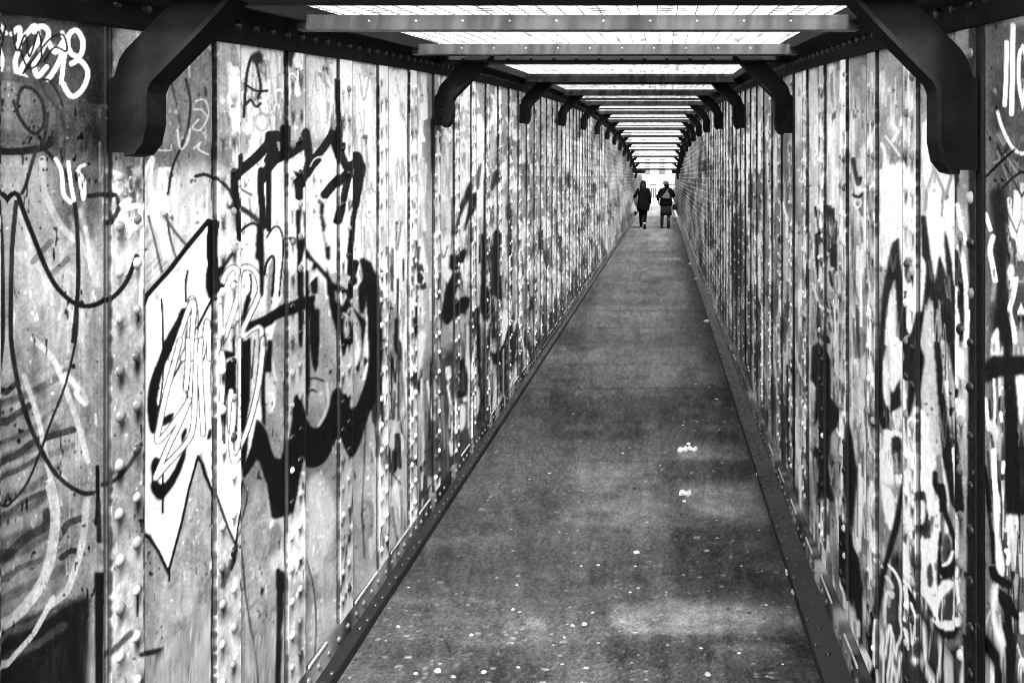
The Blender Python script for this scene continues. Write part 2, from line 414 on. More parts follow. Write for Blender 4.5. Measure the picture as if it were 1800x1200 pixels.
marks(TL, '''
s O 16 .66 .9 565,300 545,400 540,440
k O 3 .85 1 532,330 560,290 590,265 598,300 590,320 565,345 575,380 565,440 540,440 532,380
s O 10 .9 1 575,360 580,390 578,430
s O 6 .92 1 630,445 628,480 632,500 622,505
s O 5 .92 1 534,512 556,482 566,480 574,500
l C 14.0 .03 1 22,330 18,400 25,480 38,560
l C 9.1 .03 1 35,540 44,640 48,720 55,800
l C 14.0 .03 1 30,350 72,315 74,225
l C 16.5 .03 1 35,360 110,300 190,235 285,140 300,75
l C 17.7 .03 1 298,75 325,180 290,250
l C 10.4 .03 1 305,65 350,60 365,100
l C 17.7 .03 1 300,260 400,205 520,125 538,55
l C 20.1 .03 1 535,60 550,150 562,250 545,330 500,400
l C 15.2 .03 1 240,380 270,320 330,250
l C 11.6 .03 1 232,320 228,450 240,600 245,710
l C 9.1 .03 1 290,330 286,500 285,730
l C 11.6 .03 1 396,20 396,180
l C 14.0 .03 1 590,260 670,165 735,70
l C 14.0 .03 1 735,60 755,130 780,210 812,290
l C 9.1 .03 1 565,350 600,290 640,245
l C 15.2 .03 1 685,490 740,420 790,370 840,320
l C 12.8 .03 1 845,310 815,420 795,520
l C 10.4 .03 1 800,500 785,600 765,675
l C 16.5 .03 1 830,290 870,285 905,220
l C 20.1 .03 1 910,225 935,300 915,420 890,560
l C 15.2 .03 1 900,520 875,660 862,800 845,920
l C 11.6 .03 1 850,900 842,1040
l C 12.8 .03 1 900,970 865,1090 835,1200
l C 15.2 .03 1 470,400 478,430 480,500
l C 5.5 .03 1 395,20 395,160
l C 5.5 .03 1 770,20 775,130
l C 5.5 .05 1 800,130 800,160
p C 1.2 .03 1 455,600 485,590 490,800 520,780 520,860 500,960 480,980 500,1100 510,1200 475,1200 465,900
p C 1 .05 1 510,590 530,640 540,850 600,930 690,1030 760,1110 825,1160 825,1190 740,1120 680,1060 600,960 560,930 555,1200 535,1200 525,900
p C 1.5 .04 1 650,520 680,560 670,640 690,710 680,760 700,860 725,840 722,950 700,940 690,850 670,740 655,620
p C 1.5 .03 1 700,980 735,1110 735,1200 710,1200
p C 1.5 .03 1 590,1110 640,1060 640,1180 600,1190
p C 1.5 .03 1 595,1030 610,970 640,990
p C 1.5 .03 1 930,945 960,935 1000,960 1030,1020 1045,1050 1055,1200 975,1200 970,1080 990,1050 940,990
s C 3 .2 1 330,60 350,75 365,110
h C 9 .2 .9 60,570 130,610 200,665 240,720
h C 4 .25 .8 60,430 120,470 160,490
k C 2 .05 1 395,790 430,785 455,800 450,840 425,830
k C 1.5 .05 1 430,320 500,340 510,370 480,390
p C 1.5 .05 1 200,700 245,690 250,1200 225,1200 215,950 190,940
s C 4 .05 1 255,1050 270,970 310,920 325,980 310,1200
s C 3 .05 1 270,790 320,720 360,720 385,780 390,900 375,1050 360,1200
s C 4 .05 1 58,795 100,730 170,690 215,720
s C 3 .8 1 580,290 610,240 660,225 700,260
''')
marks(TL, '''
p D 1.2 .02 1 350,-20 390,-20 385,150 395,170 490,160 495,260 530,250 528,480 515,640 500,700 480,640 465,480 460,265 440,260 385,250 380,500 372,530 360,480 358,270 230,320 135,380 110,350 20,390 40,350 140,300 250,230 355,180
p D 1.2 .06 1 410,-20 455,-20 450,200 460,600 460,760 450,850 435,940 425,800 420,400
l D 3 .1 1 440,900 438,1000
p D 1.2 .04 1 580,-10 610,60 700,140 720,210 800,290 850,340 800,700 785,680 820,500 820,380 760,270 720,230 700,280 660,270 670,320 730,340 750,490 700,500 680,580 660,520 640,380 600,220
p D 1 .62 1 670,320 715,310 720,440 690,470 675,420
p D 1 .68 1 740,200 760,250 805,350 780,420 750,400 735,290
p D 1 .75 1 640,120 690,140 700,170 680,210 665,240 640,190
p D 1 .62 1 600,0 700,0 715,110 680,110 620,60
p D 1.2 .03 1 740,20 780,-10 790,60 730,130 720,200 700,140
p D 1.2 .03 1 800,90 850,30 860,160 830,280 810,280 800,180
p D 1.2 .03 1 840,590 860,600 860,640 840,680
p D 1.2 .03 1 1060,310 1080,310 1080,570 1060,560 1050,480
h D 16 .52 .8 230,450 280,500 330,520
s D 3 .1 1 460,740 510,740 560,760
s D 3 .12 1 460,825 480,820 505,832
s D 5 .8 1 580,780 590,900 560,1000 520,1070
k D 2 .78 1 150,730 200,730 225,800 215,940 190,990 160,950 148,860
s D 4 .92 1 180,850 200,850 212,900 200,960
s D 6 .92 1 860,640 850,690 835,740
k D 2 .88 1 790,480 815,480 810,590 780,660 775,560
p D 1.2 .03 1 150,690 185,690 185,530 150,560
''')
marks(TL, '''
p d 1 .0 1 632,-20 634,20 633,90 628,160 618,210 604,235 592,262 578,312 566,355 552,390 538,408 526,408 514,398 500,370 488,332 478,350 465,380 450,408 434,428 416,438 396,442 378,440 366,428 356,408 348,400 342,460 336,520 328,560 314,598 300,612 286,618 270,622 258,618 250,560 242,500 234,480 228,458 216,425 205,412 190,432 172,460 150,485 152,465 164,425 184,370 196,310 205,270 228,300 240,322 252,372 268,410 290,414 298,385 308,330 318,260 322,195 330,188 342,190 352,222 366,262 382,282 392,300 408,306 424,302 436,285 450,262 462,225 466,195 476,172 488,160 494,184 512,188 518,225 526,238 540,240 556,225 568,196 580,160 590,112 596,60 597,0 593,-20
p O 1 .0 1 636,455 648,470 656,490 662,520 666,560 667,600 647,600 646,560 642,520 638,490
p O 1.5 .02 1 640,462 652,462 660,500 650,520 642,500
''')
# the small letters further along
marks(TL, '''
p m 1.2 .16 1 370,515 390,520 380,590 350,640 310,740 290,800 280,780 310,670 345,580
p m 1 .04 1 375,580 405,560 410,600 395,660 375,700 360,740 350,780 345,750 365,670
p m 1 .03 1 275,890 300,900 350,860 360,880 345,930 310,950 290,980 270,960
p m 1 .03 1 290,985 320,990 300,1060 285,1110 310,1140 345,1115 372,1120 372,1160 350,1200 240,1200 245,1120 265,1040
k n 1.5 .02 1 260,0 295,0 285,60 275,100 300,110 330,80 365,66 375,90 355,130 320,155 290,180 255,210 235,170 245,80
p m 1 .02 1 440,780 455,790 455,1000 470,1200 435,1200
p m 1 .04 1 505,770 525,760 535,800 525,960 545,1100 550,1180 530,1130 505,1100 495,900
p m 2 .25 1 500,460 525,440 540,480 510,540 495,560 485,540
p n 1.5 .03 1 440,20 470,20 465,180 455,195 440,150
p n 2 .04 1 408,120 425,120 432,330 440,540 450,620 440,650 425,560 415,380 405,300
s n 4 .04 1 462,280 480,340 505,380 530,360 560,310 580,230
k n 1.5 .04 1 490,370 530,365 535,410 510,420
s n 7 .9 1 545,310 548,230 560,150 575,160 572,200 550,290
k n 2 .88 1 150,260 125,240 90,290 85,420 95,520 110,480
k n 2 .68 1 60,590 100,560 130,640 135,760 90,900 45,880
k n 2 .90 1 395,530 430,560 420,680 390,680
k n 1.5 .92 1 315,640 350,635 350,740 320,770
p n 2 .10 1 320,400 345,390 365,500 355,590 300,600 315,480
p n 1 .3 1 330,450 350,440 355,570 325,570
p n 2 .05 1 60,470 80,440 80,540 70,560
s n 3 .8 .9 640,230 660,330 680,380
s m 5 .9 1 740,900 770,960 800,1010 818,990
p m 1.5 .04 1 880,480 900,460 905,540 890,540
p m 1.5 .02 1 172,180 200,185 225,200 225,350 215,340 205,230 190,240 182,420 174,480
''')
# ---- right wall
TR = base(.50)
marks(TR, '''
g O 12 .58 1 1395,100 1505,90 1505,760 1395,760
g O 10 .66 1 1405,120 1480,110 1475,560 1410,560
g O 8 .50 1 1497,80 1545,70 1545,320 1500,320
g O 8 .52 1 1545,60 1625,60 1625,320 1545,320
g O 8 .68 1 1500,320 1545,300 1545,760 1500,760
g O 12 .80 1 1550,330 1625,300 1620,460 1555,460
g O 8 .62 1 1620,200 1700,200 1700,320 1620,320
g O 10 .66 1 1550,440 1700,440 1700,760 1550,760
g O 14 .34 1 1735,-20 1820,-20 1820,640 1735,640
g O 14 .40 1 1735,640 1820,640 1820,1220 1735,1220
g O 8 .44 1 1470,700 1545,640 1545,1220 1470,1220
g O 8 .48 1 1550,740 1620,740 1640,900 1700,900 1700,1220 1550,1220
g O 8 .24 1 1555,980 1625,980 1700,1100 1700,1220 1555,1220
g O 8 .46 1 1410,740 1475,640 1475,1120 1430,1120
g O 8 .38 1 1195,420 1330,520 1480,1000 1480,1220 1300,800
g O 14 .42 1 1270,260 1400,160 1400,560 1280,480
''')
tags(TR, poly(1400, 110, 1500, 100, 1500, 460, 1400, 500), 60, [.75, .8, .6, .5, .88], (3, 8), (40, 170), 31, .6, 7)
tags(TR, poly(1300, 180, 1400, 160, 1400, 640, 1310, 560), 90, [.6, .7, .35, .3, .82], (2, 5), (30, 150), 32, .7, 5)
tags(TR, poly(1195, 290, 1300, 220, 1310, 560, 1200, 420), 230, [.85, .7, .4, .3, .6, .95, .15], (1.5, 4), (10, 70), 33, .8, 4)
tags(TR, poly(1190, 330, 1240, 350, 1290, 560, 1240, 520), 80, [.3, .2, .6, .75], (1.5, 3), (8, 40), 34, .7, 3)
tags(TR, poly(1250, 420, 1400, 560, 1440, 900, 1340, 760), 120, [.3, .25, .5, .7, .18, .8], (2, 5), (20, 110), 35, .7, 6)
tags(TR, poly(1400, 480, 1480, 480, 1480, 900, 1400, 900), 60, [.45, .6, .8, .3], (2, 6), (40, 160), 36, .8, 7)
tags(TR, poly(1428, 370, 1468, 370, 1474, 880, 1432, 860), 55, [.02, .03, .05], (2, 7), (10, 70), 37, 1, 8)
tags(TR, poly(1500, 330, 1545, 320, 1545, 740, 1500, 740), 50, [.88, .8, .5, .3], (3, 6), (30, 110), 38, .8, 9)
tags(TR, poly(1500, 120, 1540, 120, 1540, 330, 1500, 330), 9, [.7, .78, .62], (3, 6), (20, 80), 39, .7, 8)
tags(TR, poly(1553, 190, 1600, 190, 1600, 330, 1560, 330), 16, [.85, .7, .9], (2, 4), (12, 60), 40, .8, 12)
tags(TR, poly(1550, 320, 1600, 290, 1600, 430, 1550, 440), 26, [.9, .95, .85], (4, 8), (30, 90), 41, .9, 12)
tags(TR, poly(1550, 560, 1680, 560, 1690, 900, 1550, 900), 40, [.92, .8, .95, .4, .55], (4, 9), (40, 160), 42, .85, 12)
tags(TR, poly(1750, 350, 1800, 350, 1800, 1050, 1750, 1050), 30, [.7, .9, .8, .5], (4, 9), (40, 140), 43, .8, 16)
tags(TR, poly(1760, 240, 1800, 240, 1800, 420, 1760, 420), 10, [.2, .5, .6], (2, 3), (20, 60), 44, .8, 24)
tags(TR, poly(1300, 700, 1400, 700, 1450, 1000, 1400, 1000), 50, [.5, .65, .3, .2], (2, 5), (30, 120), 45, .8, 6)
tags(TR, poly(1480, 560, 1545, 560, 1545, 1150, 1480, 1100), 60, [.7, .85, .3, .9, .5], (2, 6), (30, 160), 111, .8, 9)
tags(TR, poly(1400, 500, 1480, 480, 1490, 1100, 1420, 950), 70, [.7, .85, .35, .9, .5, .6], (2, 5), (30, 160), 112, .8, 7)
tags(TR, poly(1550, 740, 1700, 740, 1700, 1200, 1550, 1200), 60, [.9, .7, .15, .3, .95], (2, 6), (40, 160), 113, .8, 14)
tags(TR, poly(1735, 640, 1800, 640, 1800, 1200, 1735, 1200), 30, [.9, .6, .1, .2], (3, 8), (40, 160), 114, .8, 18)
tags(TR, poly(1300, 620, 1450, 700, 1480, 1150, 1400, 1000), 60, [.6, .75, .15, .3, .9], (1.5, 4), (20, 110), 115, .8, 6)
for k in range(34):
    x = prng.uniform(1300, 1700); y = prng.uniform(250, 1000); stroke(TR, [(x, y), (x + prng.normal(), y + prng.uniform(40, 220))], prng.uniform(1.5, 4), prng.choice([.05, .1, .95, .85, .3]), .85)
tags(TR, poly(1500, 130, 1620, 120, 1620, 440, 1500, 440), 34, [.45, .7, .6, .85], (1.5, 4), (30, 120), 123, .8, 14)
tags(TR, poly(1400, 120, 1500, 120, 1500, 700, 1400, 640), 60, [.45, .35, .8, .9, .6], (1.5, 3.5), (30, 120), 124, .8, 8)
tags(TR, poly(1260, 240, 1400, 180, 1400, 560, 1270, 480), 80, [.45, .3, .8, .9, .6], (1.2, 3), (20, 90), 125, .8, 6)
marks(TR, '''
k E 2 .90 1 130,300 200,270 250,260 260,380 250,500 250,660 190,640 150,620 145,460
s E 6 .84 1 150,160 165,200 160,300 120,380 60,400 30,400
s E 4 .72 1 130,90 110,150 120,260
s E 4 .74 1 170,120 200,160 240,220
s E 5 .86 1 200,50 230,90 210,140
s E 5 .86 1 245,60 260,20 265,120
s E 7 .2 1 0,240 8,300 25,370 38,340
s E 5 .15 1 0,430 30,440 45,425
p E 1.5 .97 1 360,60 400,20 435,50 438,220 450,250 500,300 535,310 550,400 558,620 552,830 535,930 520,860 500,770 470,590 490,800 500,880 470,780 450,740 430,890 410,780 385,560 390,440 365,270
k E 1.5 .56 1 385,60 400,26 425,40 430,120 436,200 438,260 425,240 395,190 388,120
k E 1 .94 1 395,110 410,95 415,130 412,190 400,170
s E 6 .55 1 400,200 415,260 440,320 475,400 490,450 500,400 520,330 518,305
s E 6 .55 1 410,250 425,290 400,370 385,430 380,500
s E 4 .5 1 475,400 472,470 468,540
p E 1.5 .04 1 535,310 580,318 585,350 570,390 572,430 565,540 560,640 552,560 548,420
p E 2 .17 1 355,540 380,540 410,760 430,880 455,740 470,790 500,890 520,1050 545,1200 430,1200 425,1050 400,960 375,1060 345,1200 320,1200 360,1050 375,900 360,720
p E 2 .17 1 480,590 500,660 520,780 530,900 545,920 540,1200 520,1180 500,960 485,740
p E 2 .17 1 200,680 240,650 238,760 255,860 270,960 262,1200 240,1200 225,1000 215,860 190,940 170,1060 165,1200 140,1200 145,1000 165,860
k E 1.5 .93 1 250,720 300,700 340,730 380,790 375,900 350,1060 300,1180 290,1020 265,900
k E 1.5 .4 1 290,760 330,760 335,860 310,900 290,850
s E 9 .96 1 262,760 275,860 275,960 290,980
s E 4 .05 1 295,940 290,1040 298,1140 310,1160
p E 1.5 .15 1 560,720 585,720 610,860 620,960 600,1200 580,1200 570,1000 555,930
s E 8 .88 1 575,480 590,560 610,640 620,680
s E 9 .80 1 585,700 605,780 620,900 625,960
s E 8 .92 1 565,920 560,1000 575,1100 565,1200
s E 8 .92 1 620,940 625,1060 630,1200
g E 5 .14 1 720,400 790,400 815,560 820,900 840,1200 740,1200 760,900 745,620
s E 8 .9 1 696,530 705,560 722,610
s E 10 .86 1 735,650 720,720 735,800 750,880
s E 8 .5 .9 745,900 738,980
k E 2 .9 1 815,830 840,790 855,830 835,890
s E 9 .9 1 865,870 850,960 830,1040 850,1120 860,1200
s E 6 .9 1 880,1050 900,1000
s E 6 .84 1 760,-10 780,60 810,130 850,190 900,215
s E 4 .12 1 700,330 760,270 850,190
s E 4 .14 1 780,400 840,340 900,300
s E 3 .2 1 800,270 850,360 900,450
s E 4 .5 1 740,260 770,240 760,200
g E 8 .55 1 735,110 790,110 800,140 740,140
l r 8 .88 1 840,150 838,260 832,370
l r 9 .92 1 862,90 860,250 856,400
s r 7 .86 1 905,150 885,190 882,290 900,385
k r 8 .72 .9 820,50 870,25 905,40 900,80 830,80
p O 2 .12 1 1713,-10 1732,-10 1730,600 1726,1210 1706,1210 1712,600
g E 5 .12 1 640,640 660,640 660,1200 640,1200
''')
marks(TR, '''
p F 1.5 .14 1 185,-10 215,120 200,190 180,280 185,440 200,540 220,560 225,430 240,480 280,400 290,560 230,600 215,700 180,700 150,620 150,300 165,60
k F 1.2 .93 1 230,160 260,135 280,200 280,360 255,430 235,480 225,360
k F 1.2 .93 1 180,300 195,280 215,400 222,540 205,560 182,480
k F 1.2 .9 1 195,40 215,20 230,130 210,190 190,180
p F 2 .13 1 300,-10 330,-10 350,150 380,110 400,-10 430,-10 405,180 430,260 410,430 370,620 345,640 350,400 320,400 300,340 330,270 310,150
p F 1.5 .66 1 400,190 430,-10 475,-10 480,200 500,450 520,850 490,860 450,830 430,700 410,640 415,440 430,270
k F 1.5 .93 1 395,560 440,640 450,800 490,900 470,1000 500,1200 440,1200 400,1050 400,800
p F 1.2 .10 1 470,-10 500,-10 520,200 545,500 590,800 600,1000 615,1180 590,1160 560,1000 530,860 510,600 490,300
p F 1.2 .10 1 525,-10 570,-10 600,150 625,380 650,650 700,1200 640,1200 630,760 600,800 585,640 560,200 545,60
p F 1.2 .62 1 560,160 600,380 625,520 630,740 605,770 590,640 570,400
s F 6 .88 1 598,820 610,960 620,1110
k F 1.2 .95 1 640,0 665,20 668,150 650,200 630,170
k F 1.2 .95 1 630,230 680,220 690,400 650,440 628,430
k F 1.2 .9 1 655,600 690,520 700,600 670,670
k F 1 .03 1 630,460 660,460 660,500 640,510
s F 8 .95 1 720,-10 715,100 705,190
k F 2 .4 1 690,820 710,900 715,960 700,980
k F 1.5 .88 1 830,260 840,140 880,90 880,240
k F 1 .5 1 845,180 860,180 860,230 845,230
g F 4 .10 1 800,300 850,260 1040,260 1040,370 900,380 800,420
g F 4 .08 1 910,-10 950,-10 955,300 990,500 1000,700 1030,1210 920,1210 915,500
s F 7 .9 1 800,520 810,620 820,700
s F 5 .92 1 852,400 860,560 850,700
k F 2 .75 1 800,680 840,640 880,700 870,770 820,700
s F 10 .94 1 850,830 855,1000 868,1190
s F 6 .88 1 895,600 900,650
s F 7 .88 1 910,900 905,960
p F 1.5 .02 1 788,910 800,920 815,1000 835,1200 815,1200
k F 1.5 .9 1 990,400 1029,390 1035,640 1010,640
k F 2 .5 1 225,770 260,745 290,790 295,880 280,1060 255,960
k F 1 .2 1 235,760 270,740 290,790 285,860 280,1000 270,960 240,860
k F 1 .6 1 248,850 265,840 275,960 262,960
s F 6 .9 1 262,980 272,1040 285,980
s F 8 .95 1 225,740 250,720 290,740
s F 9 .92 1 150,860 190,830 215,770 215,720
k F 1.5 .92 1 190,920 220,900 250,1040 240,1200 180,1200
p F 1.5 .03 1 475,950 500,960 500,1040 525,1090 545,1040 560,1130 545,1200 505,1200 520,1120 475,1040
''')
marks(TR, '''
g G 8 .50 1 140,0 300,0 300,420 200,420 150,300
k G 2 .92 1 170,0 230,40 250,160 230,280 200,220 180,100
k G 2 .22 1 390,50 430,60 440,280 400,290
k G 1 .96 1 395,110 420,100 428,160 420,230 395,240
k G 2 .93 1 300,250 320,340 350,400 380,600 360,600 320,520 300,400
k G 2 .93 1 390,340 470,300 500,60 520,260 500,460 510,620 540,580 610,600 530,700 500,800 440,700 400,640 410,460
k G 1 .30 1 440,500 470,480 480,600 450,620
s G 2.5 .03 1 0,0 0,1 0,2
p G 1 .02 1 475,-10 500,0 540,0 550,100 575,200 610,300 640,440 650,480 640,510 620,500 600,560 540,570 510,520 508,420 515,280 530,300 530,470 560,500 600,460 600,340 570,260 540,190 515,60
k G 1 .30 1 545,310 565,300 590,380 580,440 550,480 540,400
s G 6 .92 1 540,490 575,470 600,410
p G 1.5 .9 1 310,560 340,580 400,660 420,740 450,800 510,830 600,820 680,800 680,850 610,880 560,885 500,850 440,800 370,690
p G 1 .25 1 540,760 570,680 605,650 600,820 540,820
s G 6 .9 1 620,580 615,700 608,820
s G 5 .9 1 655,600 665,700 675,830
s G 5 .92 1 475,710 490,760 510,820
p G 1 .02 1 325,600 350,620 400,700 440,790 500,860 560,895 620,895 640,900 640,930 580,930 520,920 460,880 420,840 380,740
k G 1.5 .42 1 440,880 520,940 640,930 680,970 620,980 610,1000 540,990 460,940
p G 1 .02 1 622,865 660,865 655,905 622,905
s G 5 .82 1 370,720 400,800 425,860 430,960 440,1080 460,1160 490,1180 515,1150 520,1060 525,965
s G 3 .7 1 420,840 470,920 520,970
s G 4 .76 1 685,980 695,1100 710,1200
p G 1.5 .03 1 290,-10 300,60 275,260 210,480 170,700 140,880 130,1200 100,1200 110,900 150,700 160,560 200,420 240,260 270,120
s G 6 .72 1 200,560 230,610 235,680 205,650 190,740 190,860
s G 5 .82 1 215,490 260,550 285,640 280,800 290,900 260,980 235,1000
s G 4 .7 1 145,450 175,500
s G 7 .9 1 335,620 345,720 335,820
s G 6 .82 1 315,870 340,890 350,990
k G 3 .8 1 370,1050 400,1040 430,1080 400,1100
p G 1.5 .02 1 815,500 850,500 870,540 950,600 950,630 900,620 830,570
p G 1.5 .02 1 865,620 900,650 950,700 995,800 990,830 940,780 960,900 975,1000 960,1200 920,1200 915,1000 905,760 870,700
p G 2 .04 1 690,900 730,940 800,900 860,960 900,1200 860,1200 820,1080 780,1000 760,1200 700,1200
k G 3 .85 1 830,600 870,620 860,800 900,900 915,980 870,980 840,880 820,780
k G 2 .9 1 850,0 890,100 880,300 910,480 900,560 860,500 850,300
s G 3 .7 1 770,840 800,900 790,860 820,760
s G 8 .9 1 830,1110 830,1180
s G 9 .85 1 1010,1060 1000,1130
s G 8 .85 1 920,400 935,430 930,480
p G 1.5 .02 1 800,-10 815,60 835,280 850,300 850,480 835,480 830,340 815,200
p q 1.5 .01 1 283,275 295,340 310,450 310,500 300,610 298,650 288,640 284,560 274,440 278,380
p q 1.5 .01 1 262,635 280,640 300,720 320,760 325,820 335,860 332,980 312,975 304,900 296,940 280,880 268,850 255,760
l q 3 .02 1 330,960 331,1060
k q 5 .72 1 265,870 290,930 310,960 300,1000 275,960
k q 4 .85 1 310,1090 340,1080 370,1130 350,1170 320,1180
p q 1.5 .02 1 155,20 185,0 215,60 220,200 250,240 245,300 215,330 210,440 225,540 210,480 195,560 170,560 180,480 170,400 160,380 190,370 180,260 160,300 170,160 150,130
k q 1.5 .04 1 190,470 205,470 215,500 230,560 205,540
l G 4 .9 1 150,820 140,950 145,1200
l G 4 .9 1 165,860 180,1000 185,1200
s G 5 .93 1 200,900 165,980 190,1050 215,860 230,900 225,1000 205,1200
s G 5 .93 1 250,1010 285,1020 280,1060 265,1180 240,1100 235,1040 265,1030
l G 5 .93 1 235,1140 230,1200
''')
marks(TR, '''
p u 1.5 .06 1 165,390 185,400 190,440 180,470 160,460
p u 2 .10 1 345,440 360,440 360,640 340,600
k u 1.5 .92 1 375,400 400,360 418,380 420,470 408,500 405,640 395,650 388,560 372,600
p u 1.5 .03 1 412,470 425,460 425,640 408,660
k u 1.5 .02 1 400,1060 415,1060 428,1120 415,1140 402,1110
k u 2 .92 1 385,260 415,260 420,360 390,350
p u 4 .14 .9 320,700 350,680 375,780 370,1050 345,1120 315,1000
s u 4 .9 1 240,480 230,600 225,720
s u 4 .9 1 590,620 610,700 610,800
p u 1.5 .02 1 565,800 585,790 590,830 572,820
s u 6 .86 1 215,60 220,180 212,260
s u 8 .9 1 185,250 190,300 200,330
g u 4 .16 1 10,580 30,600 150,1100 190,1200 100,1000 60,800
s v 4 .7 1 545,440 530,520 525,640
s v 5 .7 1 580,420 600,520 610,560
p v 1 .7 .8 640,150 655,150 650,700 640,900 632,900 640,560
s v 5 .7 1 660,130 690,210 740,260
''')
# ---- stains on the floor
TF = base(.335)
marks(TF, '''
g O 7 .45 .9 1075,1060 1180,1052 1395,1066 1412,1108 1250,1116 1110,1110 1070,1090
g O 9 .36 1 1135,1080 1180,1075 1185,1098 1140,1100
g O 8 .45 .8 1190,850 1330,850 1350,925 1230,905
g O 8 .52 .7 1235,880 1290,880 1300,915 1250,905
g O 5 .44 .9 1190,783 1310,785 1315,810 1195,808
g O 6 .44 .9 890,1078 960,1085 965,1105 885,1105
g O 18 .42 1 1000,812 1150,812 1160,930 990,920
g O 26 .39 .8 1030,580 1220,580 1250,670 1010,670
g O 14 .42 .8 1080,380 1190,400 1230,560 1040,560
g O 10 .47 .9 1110,330 1190,330 1205,430 1090,430
g O 12 .25 .9 1060,1118 1420,1116 1440,1200 1090,1200
g O 16 .26 .9 1180,930 1360,930 1385,1040 1190,1050
g O 10 .28 .8 960,684 1290,680 1300,770 960,770
g O 8 .29 .8 1150,812 1330,812 1340,845 1170,850
g O 12 .27 .9 700,1120 900,1130 1000,1200 640,1200
h O 6 .5 .8 1141,427 1165,428
h O 3 .5 .8 1195,455 1160,454
h O 10 .4 .6 720,1058 800,1050 870,1058
h O 10 .27 .8 960,700 1000,690
h O 3 .2 .9 775,1115 790,1140 792,1180
''')
for y, xa, xb in ((810, 985, 1325), (933, 1195, 1360), (1115, 1060, 1415), (1008, 1380, 1400), (682, 1010, 1290), (575, 1050, 1240), (545, 1030, 1235), (640, 960, 1260)):
    stroke(TF, [(xa, y), ((xa + xb) / 2, y + prng.uniform(-1, 1)), (xb, y + 1)], 1.6, .22, prng.uniform(.25, .6), 2)
for k in range(900):
    y = 1200 - 780 * prng.rand() ** 1.3; t = (y - 310)
    x = 1165 + prng.uniform(-.64, .31) * t
    s = t / 800 * prng.uniform(1.2, 5) * (1.6 if prng.rand() < .1 else 1)
    stroke(TF, [(x - s * .6, y), (x + s * .6, y)], max(1.2, s * .7), prng.choice([.6, .7, .5, .2, .55]), prng.uniform(.25, .75), .8)
for k in range(160):
    y = 1200 - 800 * prng.rand(); t = (y - 310); x = 1165 + prng.uniform(-.64, .31) * t; s = t / 800 * prng.uniform(15, 60)
    stroke(TF, [(x - s, y), (x + s, y + prng.uniform(-2, 2))], t / 800 * prng.uniform(6, 24), prng.choice([.26, .42, .40, .3]), .3, t / 800 * 12)

def weather(T, seed, a, b):
    n = vnoise(CH, CW, 26, 12, seed) * .5 + vnoise(CH, CW, 70, 40, seed + 1) * .3 + vnoise(CH, CW, 9, 4, seed + 2) * .2
    T += (n - .5) * a
    s = vnoise(CH, CW, 60, 3, seed + 3)
    T += (s - .5) * b
    np.clip(T, .015, 1, out=T)
tags(TR, poly(1555, 420, 1690, 420, 1690, 760, 1555, 760), 22, [.6, .7, .5], (1.5, 3.5), (30, 120), 126, .8, 12)
X_ = np.arange(CW) / CS
TL *= 1 + .28 * np.clip((X_ - 760) / 300, 0, 1)[None, :]  # paint lightened with depth to make up for the fading light
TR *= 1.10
TR *= 1 + .22 * np.clip((1420 - X_) / 200, 0, 1)[None, :]  # right wall paint also lightened with depth against the dimmer light
def finish(T, wf, seed):
    weather(T, seed, .20, .03)
    T += wf * ((vnoise(CH, CW, 16, 4, seed + 5) - .5) * .42 + (vnoise(CH, CW, 5, 2, seed + 6) - .5) * .16)
    T += (vnoise(CH, CW, 2.2, 1.6, seed + 7) - .5) * .10
    # chips of bare, dark metal and old pale coats
    n = vnoise(CH, CW, 7, 3, seed + 8) * .6 + vnoise(CH, CW, 30, 9, seed + 9) * .4
    T -= np.clip((n - .80) / .06, 0, 1) * .35
    T += np.clip((.19 - n) / .06, 0, 1) * .2
    c = np.clip(T, 0, 1); S_ = c * c * (3 - 2 * c)
    T[:] = np.clip(c * .35 + S_ * .65 + .02, .01, 1)
TL *= 1 - .10 * np.clip((640 - X_) / 60, 0, 1)[None, :] * np.clip((np.arange(CH) / CS - 500) / 150, 0, 1)[:, None] * (TL < .9)  # paint darkened low on the near wall to offset stronger sky light
finish(TL, np.clip((X_ - 930) / 120, 0, 1)[None, :], 50)
finish(TR, np.clip((1380 - X_) / 120, 0, 1)[None, :], 60)
weather(TF, 70, .10, 0)
q_ = vnoise(CH, CW, 5, 16, 78) - .5
TF += q_ * (.03 + .7 * np.clip(TF - .36, 0, .12)) + (vnoise(CH, CW, 2, 2.5, 77) - .5) * .09 - .012
q_ = vnoise(CH, CW, 26, 50, 79); TF -= np.clip((q_ - .62) / .1, 0, 1) * .02           # old damp stains


# ---------------------------------------------------------------- shape of the bridge
XL, XR = -1.19, .68                # wall planes
FXL, FXR = -1.13, .548             # edges of the asphalt
S, Y0 = 2.5, 1.76                  # frames every 2.5 m, the first one 1.76 m ahead of the camera
NB = 13                            # bays
YE = Y0 + S * NB                   # far end of the roof
def zc(y):                         # underside of the roof: the girders are bowed, highest half way
    y = np.clip(y, 0, 40)
    return EYE + 1.12 - np.where(y < 17, .003, .0028) * (y - 17) ** 2

def sample(T, X, Y, Z):
    """paint tone at a place (Y, Z) of the wall plane x = X (for the floor: any X, Z = 0)"""
    Y = np.where(Y < 1.5, 3.0 - Y, Y)
    px = (VX + X * FL / Y) * CS; py = (VY + (EYE - Z) * FL / Y) * CS
    px = np.abs(px); px = np.where(px > CW - 2, 2 * (CW - 2) - px, px)
    py = np.abs(py); py = np.where(py > CH - 2, 2 * (CH - 2) - py, py)
    px = np.clip(px, 0, CW - 2); py = np.clip(py, 0, CH - 2)
    xi = px.astype(int); yi = py.astype(int); fx = px - xi; fy = py - yi
    return (T[yi, xi] * (1 - fx) + T[yi, xi + 1] * fx) * (1 - fy) + (T[yi + 1, xi] * (1 - fx) + T[yi + 1, xi + 1] * fx) * fy

